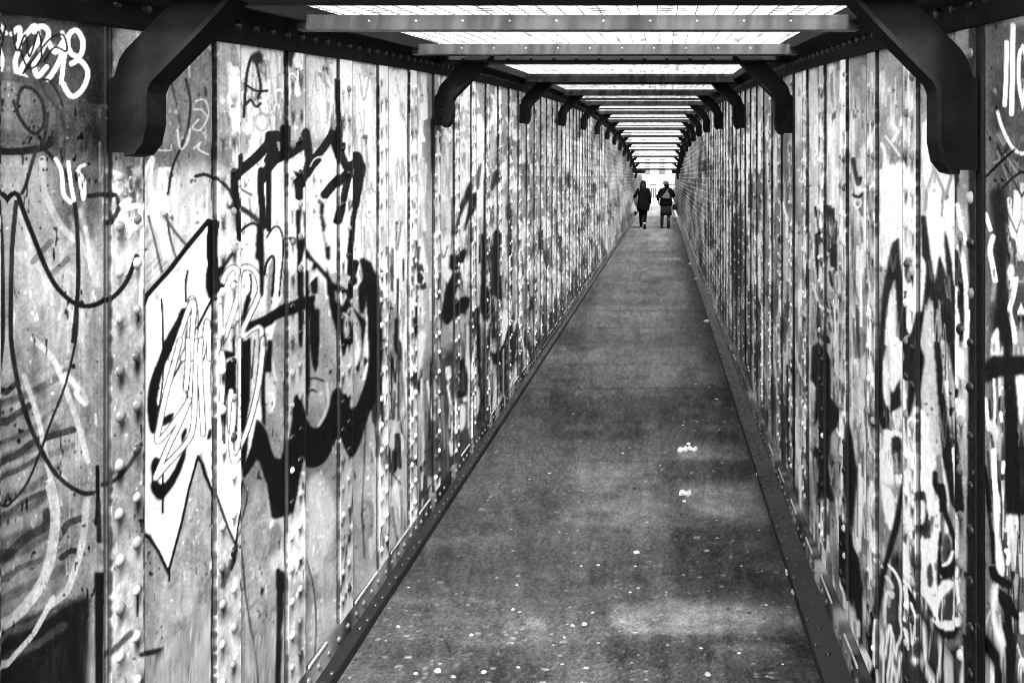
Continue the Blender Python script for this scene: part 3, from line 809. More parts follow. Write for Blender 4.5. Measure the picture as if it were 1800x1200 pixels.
def albedo(t):
    return .0008 + .88 * np.clip((t - .05) / .93, 0, 1) ** 2.3

# ---------------------------------------------------------------- helpers
def tag(o, label=None, cat=None, group=None, kind=None):
    if label: o['label'] = label
    if cat: o['category'] = cat
    if group: o['group'] = group
    if kind: o['kind'] = kind
    return o

def empty(name, loc=(0, 0, 0), rz=0):
    o = bpy.data.objects.new(name, None); C.objects.link(o); o.location = loc; o.rotation_euler = (0, 0, rz)
    o.empty_display_size = .2
    return o

def link(name, me, mat, parent=None, smooth=False):
    o = bpy.data.objects.new(name, me); C.objects.link(o)
    if mat: me.materials.append(mat)
    if parent: o.parent = parent
    if smooth: me.polygons.foreach_set('use_smooth', np.ones(len(me.polygons), bool))
    return o

def npmesh(name, V, F, col=None):
    """V (n,3), F (m,4) or (m,3), col (n,) tone albedo"""
    me = bpy.data.meshes.new(name); V = np.asarray(V, np.float32); F = np.asarray(F, np.int32)
    me.vertices.add(len(V)); me.vertices.foreach_set('co', V.ravel())
    k = F.shape[1]
    me.loops.add(F.size); me.loops.foreach_set('vertex_index', F.ravel())
    me.polygons.add(len(F)); me.polygons.foreach_set('loop_start', np.arange(0, F.size, k, dtype=np.int32))
    me.polygons.foreach_set('loop_total', np.full(len(F), k, np.int32))
    if col is not None:
        at = me.color_attributes.new('paint', 'FLOAT_COLOR', 'POINT')
        c = np.ones((len(V), 4), np.float32); c[:, :3] = np.asarray(col, np.float32)[:, None]
        at.data.foreach_set('color', c.ravel())
    me.update(calc_edges=True)
    return me

def gridfaces(nr, nc, flip=False, off=0):
    i = np.arange((nr - 1) * (nc - 1)); r = i // (nc - 1); c = i % (nc - 1); a = r * nc + c + off
    f = np.stack([a, a + 1, a + nc + 1, a + nc], 1)
    return f[:, ::-1] if flip else f

class MB:
    """collects boxes, prisms, tubes and balls into one mesh"""
    def __init__(s): s.v = []; s.f = []
    def add(s, vs, fs):
        n = len(s.v); s.v += [tuple(p) for p in vs]; s.f += [[n + i for i in f] for f in fs]; return s
    def box(s, x0, x1, y0, y1, z0, z1, b=0):
        if not b:
            return s.add([(x, y, z) for x in (x0, x1) for y in (y0, y1) for z in (z0, z1)],
                         [(0, 1, 3, 2), (4, 6, 7, 5), (0, 4, 5, 1), (2, 3, 7, 6), (0, 2, 6, 4), (1, 5, 7, 3)])
        p = [(x0 + b, z0), (x1 - b, z0), (x1, z0 + b), (x1, z1 - b), (x1 - b, z1), (x0 + b, z1), (x0, z1 - b), (x0, z0 + b)]
        return s.prism(p, y0, y1)
    def prism(s, p, y0, y1):           # outline in x,z pushed along y
        n = len(p); A = sum(p[i][0] * p[(i + 1) % n][1] - p[(i + 1) % n][0] * p[i][1] for i in range(n))
        if A < 0: p = p[::-1]
        return s.add([(a, y0, b) for a, b in p] + [(a, y1, b) for a, b in p],
                     [list(range(n)), list(range(2 * n - 1, n - 1, -1))] + [[(i + 1) % n, i, n + i, n + (i + 1) % n] for i in range(n)])
    def loft(s, rings, n=12, cap=True):  # rings: (cx,cy,cz,rx,ry[,tilt vector]) flat in z
        k = len(s.v)
        for r in rings:
            cx, cy, cz, rx, ry = r[:5]
            for i in range(n):
                t = 2 * math.pi * i / n; s.v.append((cx + rx * math.cos(t), cy + ry * math.sin(t), cz))
        for j in range(len(rings) - 1):
            for i in range(n):
                a = k + j * n + i; b = k + j * n + (i + 1) % n; s.f.append([a, b, b + n, a + n])
        if cap: s.f.append([k + i for i in range(n)][::-1]); s.f.append([k + (len(rings) - 1) * n + i for i in range(n)])
        return s
    def tube(s, pts, rad, n=8):
        P = [Vector(p) for p in pts]; k = len(s.v)
        for i, p in enumerate(P):
            d = (P[min(i + 1, len(P) - 1)] - P[max(i - 1, 0)]).normalized()
            u = d.cross(Vector((0, 1, 0)) if abs(d.y) < .9 else Vector((1, 0, 0))).normalized(); v = d.cross(u)
            r = rad[i] if isinstance(rad, (list, tuple)) else rad
            for j in range(n):
                t = 2 * math.pi * j / n; s.v.append(tuple(p + (u * math.cos(t) + v * math.sin(t)) * r))
        for i in range(len(P) - 1):
            for j in range(n):
                a = k + i * n + j; b = k + i * n + (j + 1) % n; s.f.append([a, b, b + n, a + n])
        s.f.append([k + j for j in range(n)][::-1]); s.f.append([k + (len(P) - 1) * n + j for j in range(n)])
        return s
    def ball(s, c, r, n=10, m=7):
        r = r if isinstance(r, tuple) else (r, r, r); R = []
        for j in range(m + 1):
            t = -math.pi / 2 + math.pi * j / m
            R.append((c[0], c[1], c[2] + r[2] * math.sin(t), max(.001, r[0] * math.cos(t)), max(.001, r[1] * math.cos(t))))
        return s.loft(R, n)
    def build(s, name, mat, parent=None, smooth=False, fix=False):
        me = bpy.data.meshes.new(name); me.from_pydata(s.v, [], s.f); me.update()
        b = bmesh.new(); b.from_mesh(me); bmesh.ops.recalc_face_normals(b, faces=b.faces); b.to_mesh(me); b.free()
        return link(name, me, mat, parent, smooth)

# ---------------------------------------------------------------- materials (a black and white place: all greys)
def material(name, tone=None, rough=.5, spec=.4, attr=False, n_amt=.25, n_scale=12, bump=.0, bscale=60, stretch=1, metallic=0):
    m = bpy.data.materials.new(name); m.use_nodes = True; N = m.node_tree.nodes; L = m.node_tree.links
    p = N['Principled BSDF']; p.inputs['Specular IOR Level'].default_value = spec; p.inputs['Metallic'].default_value = metallic
    tc = N.new('ShaderNodeTexCoord'); mp = N.new('ShaderNodeMapping'); mp.inputs['Scale'].default_value = (1, 1, 1 / stretch)
    L.new(tc.outputs['Object'], mp.inputs[0])
    nz = N.new('ShaderNodeTexNoise'); nz.inputs['Scale'].default_value = n_scale; nz.inputs['Detail'].default_value = 8
    nz.inputs['Roughness'].default_value = .65
    L.new(mp.outputs[0], nz.inputs['Vector'])
    mr = N.new('ShaderNodeMapRange'); mr.inputs[1].default_value = .3; mr.inputs[2].default_value = .7
    mr.inputs[3].default_value = 1 - n_amt; mr.inputs[4].default_value = 1 + n_amt
    L.new(nz.outputs[0], mr.inputs[0])
    mul = N.new('ShaderNodeMix'); mul.data_type = 'RGBA'; mul.blend_type = 'MULTIPLY'; mul.inputs[0].default_value = 1
    if attr:
        at = N.new('ShaderNodeAttribute'); at.attribute_name = 'paint'; L.new(at.outputs['Color'], mul.inputs[6])
    else: mul.inputs[6].default_value = (tone, tone, tone, 1)
    L.new(mr.outputs[0], mul.inputs[7]); L.new(mul.outputs[2], p.inputs['Base Color'])
    rr = N.new('ShaderNodeMapRange'); rr.inputs[1].default_value = .3; rr.inputs[2].default_value = .7
    rr.inputs[3].default_value = max(.05, rough - .12); rr.inputs[4].default_value = min(1, rough + .15)
    L.new(nz.outputs[0], rr.inputs[0]); L.new(rr.outputs[0], p.inputs['Roughness'])
    if bump:
        n2 = N.new('ShaderNodeTexNoise'); n2.inputs['Scale'].default_value = bscale; n2.inputs['Detail'].default_value = 5
        L.new(mp.outputs[0], n2.inputs['Vector'])
        b = N.new('ShaderNodeBump'); b.inputs['Strength'].default_value = bump; b.inputs['Distance'].default_value = .01
        L.new(n2.outputs[0], b.inputs['Height']); L.new(b.outputs[0], p.inputs['Normal'])
    return m

M_PAINT = material('painted_steel_plate', attr=True, rough=.55, spec=.16, n_amt=.18, n_scale=45, bump=.12, bscale=35)
M_RIVET = material('painted_rivet', attr=True, rough=.35, spec=.35, n_amt=.12, n_scale=60)
M_FLOOR = material('worn_asphalt', attr=True, rough=.95, spec=.02, n_amt=.38, n_scale=70, bump=.5, bscale=160)
M_DARK = material('sooty_black_steel', .0042, rough=.7, spec=.05, n_amt=.85, n_scale=9, bump=.2, bscale=40)
M_ROOF = material('grimy_roof_plate', .009, rough=.8, spec=.08, n_amt=.6, n_scale=7, bump=.2, bscale=30)
M_BAR = material('grey_angle_iron', .022, rough=.45, n_amt=.3, n_scale=20)
M_WIRE = material('wire', .10, rough=.5)
M_PALE = material('pale_litter', .30, rough=.7, n_amt=.15, n_scale=40)
M_CHIP = material('trodden_litter', .10, rough=.8, n_amt=.3, n_scale=40)
M_GREY = material('grey_litter', .24, rough=.7, n_amt=.3, n_scale=40)
M_WHITE = material('white_render', .5, rough=.8, n_amt=.05, n_scale=1)
M_WINDOW = material('window_pane_grey', .045, rough=.5, spec=.1, n_amt=.2, n_scale=2)
M_GROUND = material('pale_ground', .3, rough=.9, n_amt=.2, n_scale=.5)
M_FARPATH = material('pale_concrete_path', .07, rough=.9, n_amt=.15, n_scale=3)

def pane_material():
    m = bpy.data.materials.new('wired_glass'); m.use_nodes = True; N = m.node_tree.nodes; L = m.node_tree.links
    N.remove(N['Principled BSDF']); out = N['Material Output']
    t = N.new('ShaderNodeBsdfTransparent'); t.inputs[0].default_value = (.98, .98, .98, 1)
    d = N.new('ShaderNodeBsdfTranslucent'); d.inputs[0].default_value = (.9, .9, .9, 1)
    mx = N.new('ShaderNodeMixShader'); nz = N.new('ShaderNodeTexNoise'); nz.inputs['Scale'].default_value = 3
    mr = N.new('ShaderNodeMapRange'); mr.inputs[3].default_value = .03; mr.inputs[4].default_value = .25
    tc = N.new('ShaderNodeTexCoord'); L.new(tc.outputs['Object'], nz.inputs['Vector']); L.new(nz.outputs[0], mr.inputs[0])
    mp = N.new('ShaderNodeMapping'); mp.inputs['Scale'].default_value = (9, 1.2, 1); L.new(tc.outputs['Object'], mp.inputs[0])
    n2 = N.new('ShaderNodeTexNoise'); n2.inputs['Scale'].default_value = 3; n2.inputs['Detail'].default_value = 6; L.new(mp.outputs[0], n2.inputs['Vector'])
    rp = N.new('ShaderNodeValToRGB'); rp.color_ramp.elements[0].position = .36; rp.color_ramp.elements[0].color = (.07, .07, .07, 1)
    rp.color_ramp.elements[1].position = .56; rp.color_ramp.elements[1].color = (.98, .98, .98, 1)
    L.new(n2.outputs[0], rp.inputs[0]); L.new(rp.outputs[0], t.inputs[0])
    L.new(mr.outputs[0], mx.inputs[0]); L.new(t.outputs[0], mx.inputs[1]); L.new(d.outputs[0], mx.inputs[2]); L.new(mx.outputs[0], out.inputs[0])
    return m
M_PANE = pane_material()

# ---------------------------------------------------------------- ground and path
g = MB().box(-400, 400, -60, 600, -.5, -.06).build('ground', M_GROUND); tag(g, 'pale open ground around the bridge', kind='structure')
def floor_sheet():
    # rows get closer together near the viewer's end, the way the stains were mapped
    ys = [-4.0]
    while ys[-1] < 48:
        y = ys[-1]; ys.append(y + (.05 if y < 1.9 else max(.0035, y * y / (FL * EYE) * 1.9)))
    ys = np.array(ys); n = 420
    xs = np.linspace(FXL - .02, FXR + .02, n)
    Yg, Xg = np.meshgrid(ys, xs, indexing='ij')
    Ys = np.where(Yg < 2.9, 5.8 - Yg, Yg)
    t = sample(TF, Xg, Ys, 0 * Xg)
    h = vnoise(len(ys), n, 40, 60, 5) * .006
    V = np.stack([Xg, Yg, h - .006], -1).reshape(-1, 3)
    me = npmesh('path', V, gridfaces(len(ys), n), .62 * albedo(t.ravel() * 1.0))
    o = link('path', me, M_FLOOR, smooth=True); tag(o, 'dark worn asphalt path between the two steel walls', kind='structure')
floor_sheet()
tag(MB().box(-6, 6, 48, 60, -.05, -.012).build('pavement', M_FARPATH), 'pale pavement beyond the far end of the tunnel', kind='structure')

# ---------------------------------------------------------------- riveted walls
def dome(y, z, r, h, seg, ring):
    out = []
    for j in range(ring):
        a = (math.pi / 2) * j / ring; out.append(np.stack([np.full(seg, h * math.sin(a)), y + r * math.cos(a) * CSN[seg][0], z + r * math.cos(a) * CSN[seg][1]], 1))
    out.append(np.array([[h, y, z]]))
    return np.vstack(out)
CSN = {s: (np.cos(np.arange(s) * 2 * math.pi / s), np.sin(np.arange(s) * 2 * math.pi / s)) for s in (6, 8, 12)}
def dome_faces(seg, ring, off):
    f = []
    for j in range(ring - 1):
        for i in range(seg): a = off + j * seg + i; b = off + j * seg + (i + 1) % seg; f.append((a, b, b + seg, a + seg))
    top = off + ring * seg
    for i in range(seg): a = off + (ring - 1) * seg + i; b = off + (ring - 1) * seg + (i + 1) % seg; f.append((a, b, top, top))
    return f

def rivets(name, pts, X, sgn, T, parent, r=.0130, proud=.008, flat=False, mat=None, tone=None):
    """pts: (y, z) places; heads sit on the surface and carry the wall paint, some lightened as painted highlights"""
    if not len(pts): return
    Vs, Fs, cs = [], [], []; off = 0
    for y, z in pts:
        seg, ring = (12, 4) if y < 5 else (8, 2) if y < 14 else (6, 1)
        rr = r * rrng.uniform(.88, 1.15); hh = rr * .85
        d = dome(0, 0, rr, hh, seg, ring)
        if flat: P = np.stack([d[:, 1] + X, d[:, 2] + y, d[:, 0] + z], 1)
        else: P = np.stack([X + sgn * (d[:, 0] + proud), d[:, 1] + y, d[:, 2] + z], 1)
        t = float(sample(T, np.array([X]), np.array([y]), np.array([z]))[0]) if tone is None else tone
        if tone is None:
            p = rrng.rand()
            if t < .1: t = .8 if p < .06 else t
            else: t = t + ((.66 if y < 3.3 else .8) - t) * ((.8 if p < .32 and t < .66 else .0) if y < 3.3 else (.85 if p < .55 else .1)) - (.25 * t if p > .8 else 0)  # random heads painted lighter, standing for the light they catch
        Vs.append(P); cs.append(np.full(len(P), albedo(t) * (.62 if y < 3.3 else 1.0))); 
        for q in dome_faces(seg, ring, off): Fs.append(q)
        off += len(P)
    V = np.vstack(Vs); F = [tuple(dict.fromkeys(q)) for q in Fs]
    me = bpy.data.meshes.new(name); me.from_pydata(V.tolist(), [], F)
    at = me.color_attributes.new('paint', 'FLOAT_COLOR', 'POINT')
    c = np.ones((len(V), 4), np.float32); c[:, :3] = np.concatenate(cs)[:, None]; at.data.foreach_set('color', c.ravel())
    b = bmesh.new(); b.from_mesh(me); bmesh.ops.recalc_face_normals(b, faces=b.faces); b.to_mesh(me); b.free()
    return tag(link(name, me, mat or M_RIVET, parent, True), kind='stuff')
rrng = np.random.RandomState(3)

def zlevels(y, top, z0=0.0):
    vis = max(z0, EYE - 900 / FL * y)                    # finer where it is close to a passer-by's eye
    dz = max(.0022, y / 700)
    lo = np.arange(z0, vis, .03) if vis > z0 + .03 else np.array([z0])
    return np.append(np.append(lo, np.arange(lo[-1] + dz, top - dz * .5, dz)), top)

def edge_dirt(dy, Yg, Zg, n, seed):
    """rust and old dirt packed in the joint along a strip's edge, uneven"""
    w = .0035 + .006 * n
    return np.clip(1 - np.abs(dy) / w, 0, 1) ** .6

def sheet(name, y0, y1, X, T, parent, zt, z0, flip, wob, dirt, rivet_shade=()):
    yy = max(y0, 1.5)
    nc = int(np.clip(abs(X) * FL * (1 / yy - 1 / max(y1, yy + .05)) * .57, 5, 150)) if y1 > 1.5 else 12
    u0, u1 = 1 / max(yy, .1), 1 / max(y1, yy + .001)
    ys = 1 / np.linspace(u0, u1, nc) if y1 > 1.6 and y0 >= 1.5 else np.linspace(y0, y1, max(nc, 30) if y1 > 1.4 else nc)
    if y0 < 1.5 < y1: ys = np.append(np.linspace(y0, 1.44, 6), np.linspace(1.46, y1, 190))
    zs = zlevels(max(y0, 1.5) if y0 > 1 else 6, float(zt((y0 + y1) / 2)), z0)
    Z, Y = np.meshgrid(zs, ys, indexing='ij')
    k = np.clip((Z - (zs[-1] - .3)) / .3, 0, 1)
    Z = Z + k * (zt(Y) - zs[-1])
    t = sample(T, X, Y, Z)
    q = np.random.RandomState(int(abs(y0) * 977) + nc); zz = zs / .012; z2 = zs / .11
    g1, g2 = q.rand(400), q.rand(60)
    f1 = np.interp(zz, np.arange(400), g1); f2 = np.interp(z2, np.arange(60), g2)
    n = (f1 * np.clip(f2 * 2.2 - .35, .08, 1.3))[:, None] * np.ones_like(Y)
    for ry, rz in rivet_shade:                                  # shadow of each rivet, painted below and beyond its head
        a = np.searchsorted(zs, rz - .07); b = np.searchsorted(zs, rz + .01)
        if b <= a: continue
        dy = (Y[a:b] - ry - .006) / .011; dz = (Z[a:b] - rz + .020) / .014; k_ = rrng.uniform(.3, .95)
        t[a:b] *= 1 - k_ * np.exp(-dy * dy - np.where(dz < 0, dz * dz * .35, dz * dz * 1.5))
    if y0 > 7.5: t = t * (1 - .42 * np.clip((y0 - 7.5) / 6, 0, 1) * .6 * np.clip(1.4 - np.abs((Z - .19 + .052) % .104 - .052) / .011, 0, 1))
    for yd, wdt in dirt:
        m = np.clip(1.25 - np.abs(Y - yd) / (wdt * (.35 + n)), 0, 1)
        t = t * (1 - .93 * m)
    damp = np.clip(np.minimum(Y - ys[0], ys[-1] - Y) / .03, 0, 1)
    if name == 'cover_strip': t = np.clip(t * 1.10 + .02 * (t > .2), 0, 1)          # strips a little paler than the plates
    x = X + (np.sin(Y * 7.1 + Z * 2.3) * np.cos(Z * 3.7 + y0 * 3) * wob) * damp
    V = np.stack([x, Y, Z], -1).reshape(-1, 3)
    return V, gridfaces(len(zs), len(ys), flip), albedo(t.ravel()), zs, ys

def wall(name, X, sgn, T, label, base_x, k0, k1, step=S / 6):
    root = empty(name, (0, 0, 0)); tag(root, label, 'wall')
    zt = lambda y: np.asarray(zc(y)) - .02
    for k in range(k0, k1):
        y0 = Y0 + k * step; y1 = y0 + step
        V, F, c, zs, ys = sheet('wall_plate', y0, y1 + .002, X, T, root, zt, .0, sgn < 0, .003, [(y0, .010), (y0 + .125, .006), (y1, .004)])
        # wavy, slightly buckled plate with an 8 mm back
        p = link('wall_plate', npmesh('wall_plate', V, F, c), M_PAINT, root, True)
        # cover strip with two rows of rivets
        w = .122 + rrng.uniform(-.01, .012)
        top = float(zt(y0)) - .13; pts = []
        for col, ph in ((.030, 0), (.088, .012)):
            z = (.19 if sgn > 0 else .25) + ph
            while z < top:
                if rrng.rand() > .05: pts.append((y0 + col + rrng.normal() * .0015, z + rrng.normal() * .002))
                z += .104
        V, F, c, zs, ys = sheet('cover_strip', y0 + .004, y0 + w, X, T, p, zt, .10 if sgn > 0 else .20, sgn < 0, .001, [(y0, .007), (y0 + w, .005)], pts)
        nr, nc = len(zs), len(ys); V[:, 0] += sgn * .011
        A = V.reshape(nr, nc, 3); cc = c.reshape(nr, nc)
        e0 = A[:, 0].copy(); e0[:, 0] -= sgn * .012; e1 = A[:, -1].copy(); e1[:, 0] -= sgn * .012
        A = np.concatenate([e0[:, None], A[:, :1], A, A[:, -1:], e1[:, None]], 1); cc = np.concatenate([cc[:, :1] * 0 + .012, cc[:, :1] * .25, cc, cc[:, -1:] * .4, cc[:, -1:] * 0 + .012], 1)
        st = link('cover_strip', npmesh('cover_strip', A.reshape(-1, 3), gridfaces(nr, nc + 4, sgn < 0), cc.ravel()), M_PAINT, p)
        rivets('rivets', pts, X, sgn, T, p, proud=.009)
    # angle iron along the foot, its ledge and its rivets
    ya, yb = Y0 + k0 * step, Y0 + k1 * step
    m = max(8, int((yb - ya) / .04)); ys = np.linspace(ya, yb, m)
    leg = .014 if sgn > 0 else .034                      # how far the foot angle stands off the plates
    prof = [(X + sgn * .001, .19 if leg > .05 else .118), (X + sgn * leg, .113), (X + sgn * leg, .040), (X + sgn * (leg + .0005), .0395), (base_x - sgn * .004, .034), (base_x, .030), (base_x, -.02)]
    V = []; cl = []
    nz = vnoise(m, 7, 5, 2, 9 + int(sgn > 0))
    for i, y in enumerate(ys):
        for j, (px, pz) in enumerate(prof):
            V.append((px, y, pz + .0)); tt = float(sample(T, np.array([X]), np.array([y]), np.array([.2]))[0])
            cl.append(albedo((.42 * tt if j < 3 else .13) * ((.5 + nz[i, j]) if j < 3 else (.75 + .5 * nz[i, 4])) + .03))
    fa = link('foot_angle', npmesh('foot_angle', V, gridfaces(m, 7, sgn > 0), cl), M_PAINT, root)
    pts = [(y + rrng.normal() * .003, .076 + rrng.normal() * .002) for y in np.arange(ya + .05, yb, .085) if rrng.rand() > .06]
    rivets('rivets', pts, X + sgn * (leg - .008), sgn, T, fa, tone=.42, r=.010)
    pts = [(y + rrng.normal() * .003, .036) for y in np.arange(ya + .02, yb, .17) if rrng.rand() > .1]
    rivets('rivets', [(q[0] + .06, q[1]) for q in pts], base_x - sgn * .012, sgn, T, fa, flat=True, tone=.24, r=.009)
    rivets('rivets', pts, (X + sgn * leg + base_x) / 2 + sgn * .004, sgn, T, fa, flat=True, tone=.2, r=.009)
    mb = MB()
    for k in range(k0, k1):
        y0 = Y0 + k * step + .15; x = X + sgn * (leg - .004); dl = rrng.uniform(.14, .25)
        if rrng.rand() < .8: mb.box(min(x, x + sgn * .006), max(x, x + sgn * .006), y0, y0 + dl, .114, .122)
    mb.build('ledge_trim', M_GREYTRIM, root)
    # dark angle under the roof
    V = []; cl = []; 
    for i, y in enumerate(ys):
        z = float(zc(y))
        for px, pz in ((X + sgn * .0115, z - .105), (X + sgn * .024, z - .100), (X + sgn * .024, z - .012), (X + sgn * .085, z - .006), (X + sgn * .085, z + .004)):
            V.append((px, y, pz))
    link('cornice_angle', npmesh('cornice_angle', V, gridfaces(m, 5, sgn < 0), None), M_ROOF, root)
    pts = [(y, float(zc(y)) - .055) for y in np.arange(ya + .05, yb, .10)]
    rivets('rivets', pts, X + sgn * .016, sgn, T, root.children[-1], tone=.2)
    return root

M_GREYTRIM = material('chipped_pale_trim', .30, rough=.5, n_amt=.5, n_scale=14)
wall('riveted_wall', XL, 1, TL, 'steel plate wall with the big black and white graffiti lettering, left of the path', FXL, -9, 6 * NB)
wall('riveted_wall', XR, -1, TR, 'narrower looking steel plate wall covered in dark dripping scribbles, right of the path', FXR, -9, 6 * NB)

# low parapets that go on beyond the roof
def parapet(X, sgn, T, label):
    V = []; cl = []; ys = np.linspace(YE + .05, 48, 240); zs = np.linspace(0, 1.86, 60)
    Z, Y = np.meshgrid(zs, ys, indexing='ij')
    t = .62 + .5 * (vnoise(60, 240, 3, 2, 5) - .5) - .25 * (Z < .6)
    t = np.where(np.abs((Y - YE) % .4167 - .2) < .02, t * .5, t); t = np.where(np.abs(Z % .21 - .1) < .012, t * .7, t)
    V = np.stack([X + 0 * Y + .01 * (np.abs((Y - YE) % .4167 - .2) < .03) * sgn, Y, Z], -1)
    B = V[::-1].copy(); B[..., 0] = X - sgn * .06
    A = np.concatenate([V, B, V[:1]], 0); tt = np.concatenate([t, t[::-1], t[:1]], 0)
    o = link('parapet', npmesh('parapet', A.reshape(-1, 3), gridfaces(len(A), 240, sgn < 0), .30 * albedo(tt.ravel())), M_PAINT)
    tag(o, label, 'parapet')
parapet(XL, 1, TL, 'low bright parapet beyond the far portal, left of the walkers')
parapet(XR, -1, TR, 'low bright parapet beyond the far portal, right of the walkers')

# ---------------------------------------------------------------- roof plates beside the skylights
OXL, OXR = -1.10, .585               # the opening of the skylights
roof = empty('roof', (0, Y0, 2)); tag(roof, 'dark bowed steel roof plates running down both sides of the skylights', 'roof')
def roof_strip(x0, x1):
    ys = np.linspace(Y0 - .08, YE + .05, 200); V = []
    for y in ys:
        z = float(zc(y))
        V += [(x0, y, z + .002), (x1, y, z + .002), (x1, y, z + .03), (x0, y, z + .03), (x0, y, z + .002)]
    o = link('roof_plate', npmesh('roof_plate', V, gridfaces(200, 5, True)), M_ROOF)
    o.parent = roof; o.matrix_parent_inverse = Matrix.Translation((0, -Y0, -2))
roof_strip(XL - .02, OXL); roof_strip(OXR, XR + .02)

# ---------------------------------------------------------------- frames: bracket, beam, posts
ORD = ['nearest', 'second', 'third', 'fourth', 'fifth', 'sixth', 'seventh', 'eighth', 'ninth', 'tenth', 'eleventh', 'twelfth', 'thirteenth', 'last']
def bracket_outline(side, z):
    low = .372 if side > 0 else .41
    p = [(0, -low), (.045, -low), (.062, -low + .004), (.076, -low + .022), (.084, -low + .06), (.084, -.245), (.094, -.22), (.20, -.112), (.30, -.004),
         (.30, .0), (.18, .0), (.14, -.047), (.035, -.155), (.022, -.175), (.012, -.21), (.0, -.22)]
    X = XL + .016 if side > 0 else XR - .012
    return [(X + side * a, z + b) for a, b in p]
STUD = {}
def studs(name, p, k, mat, parent):
    key = (name, mat.name)
    if key not in STUD:
        o = MB().tube([(0, 0, 0), (0, -.006, 0), (0, -.010, 0)], [.013, .011, .004], 10).build(name, mat, None, True)
    else:
        o = STUD[key].copy(); C.objects.link(o)
    STUD[key] = o; o.parent = parent; o.location = p; o.scale = (k, k, k)
    return o
def make_frame(n):
    y = Y0 + S * n; z = float(zc(y)); t = .05
    root = empty('roof_frame', (0, y, 0))
    tag(root, f'{ORD[n]} dark steel frame of roof beam and two knee brackets, counted from the near end', 'frame', 'frames along the tunnel')
    def child(o): o.parent = root; o.matrix_parent_inverse = Matrix.Translation((0, -y, 0)); return o
    for side in (1, -1):
        m = MB().prism(bracket_outline(side, z), y - .012, y + .012)
        # flanges round the curved edge
        p = bracket_outline(side, z); X = XL if side > 0 else XR
        inner = p[1:9]; 
        out = []
        for i, q in enumerate(inner):
            a_, b_ = inner[max(i - 1, 0)], inner[min(i + 1, len(inner) - 1)]
            dx, dz = b_[0] - a_[0], b_[1] - a_[1]; L = math.hypot(dx, dz); out.append((q[0] + dz / L * .010 * side, q[1] - dx / L * .010 * side))
        m.prism(list(inner) + out[::-1], y - .034, y + .034)
        b = child(m.build('knee_bracket', M_DARK))
        pts = [((XL if side > 0 else XR) + side * a, z - c) for a, c in ((.05, .33), (.05, .27))]
        if n > 0:
            for px, pz in pts: studs('rivet', (px, y - .011, pz), .8, M_DARK, b)
        # post against the wall
        x0 = XL + .010 if side > 0 else XR - .010 - .026
        zs = np.linspace(.2, z - .02, int(np.clip(900 / y, 30, 500))); T = TL if side > 0 else TR
        V = []; cl = []
        xo = XL + .005 if side > 0 else XR - .008; xi = XL if side > 0 else XR
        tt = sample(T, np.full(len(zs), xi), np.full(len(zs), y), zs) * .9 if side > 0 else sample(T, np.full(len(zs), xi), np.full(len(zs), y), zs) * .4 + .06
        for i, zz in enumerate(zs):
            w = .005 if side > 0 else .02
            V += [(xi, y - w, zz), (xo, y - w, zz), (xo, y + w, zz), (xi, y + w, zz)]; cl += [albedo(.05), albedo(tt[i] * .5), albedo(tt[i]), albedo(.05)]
        child(link('post', npmesh('post', V, gridfaces(len(zs), 4, side < 0), cl), M_PAINT))
    zb = z - (.044 if n == 0 else .046 if n < 3 else .030); fw = .055 if n < 3 else .03
    m = MB(); m.box(XL + .02, XR - .02, y - .006, y + .006, zb, z + .03); m.box(XL + .02, XR - .02, y - fw, y + fw, zb - .004, zb + .006)
    m.box(XL + .02, XR - .02, y - .11, y - .05, z - .006, z + .004)
    cb = child(m.build('cross_beam', M_ROOF))
    for i in range(14): studs('rivet', (XL + .16 + i * .117, y - .005, (zb + z) / 2), .8, M_ROOF, cb)
for n in range(NB + 1): make_frame(n)

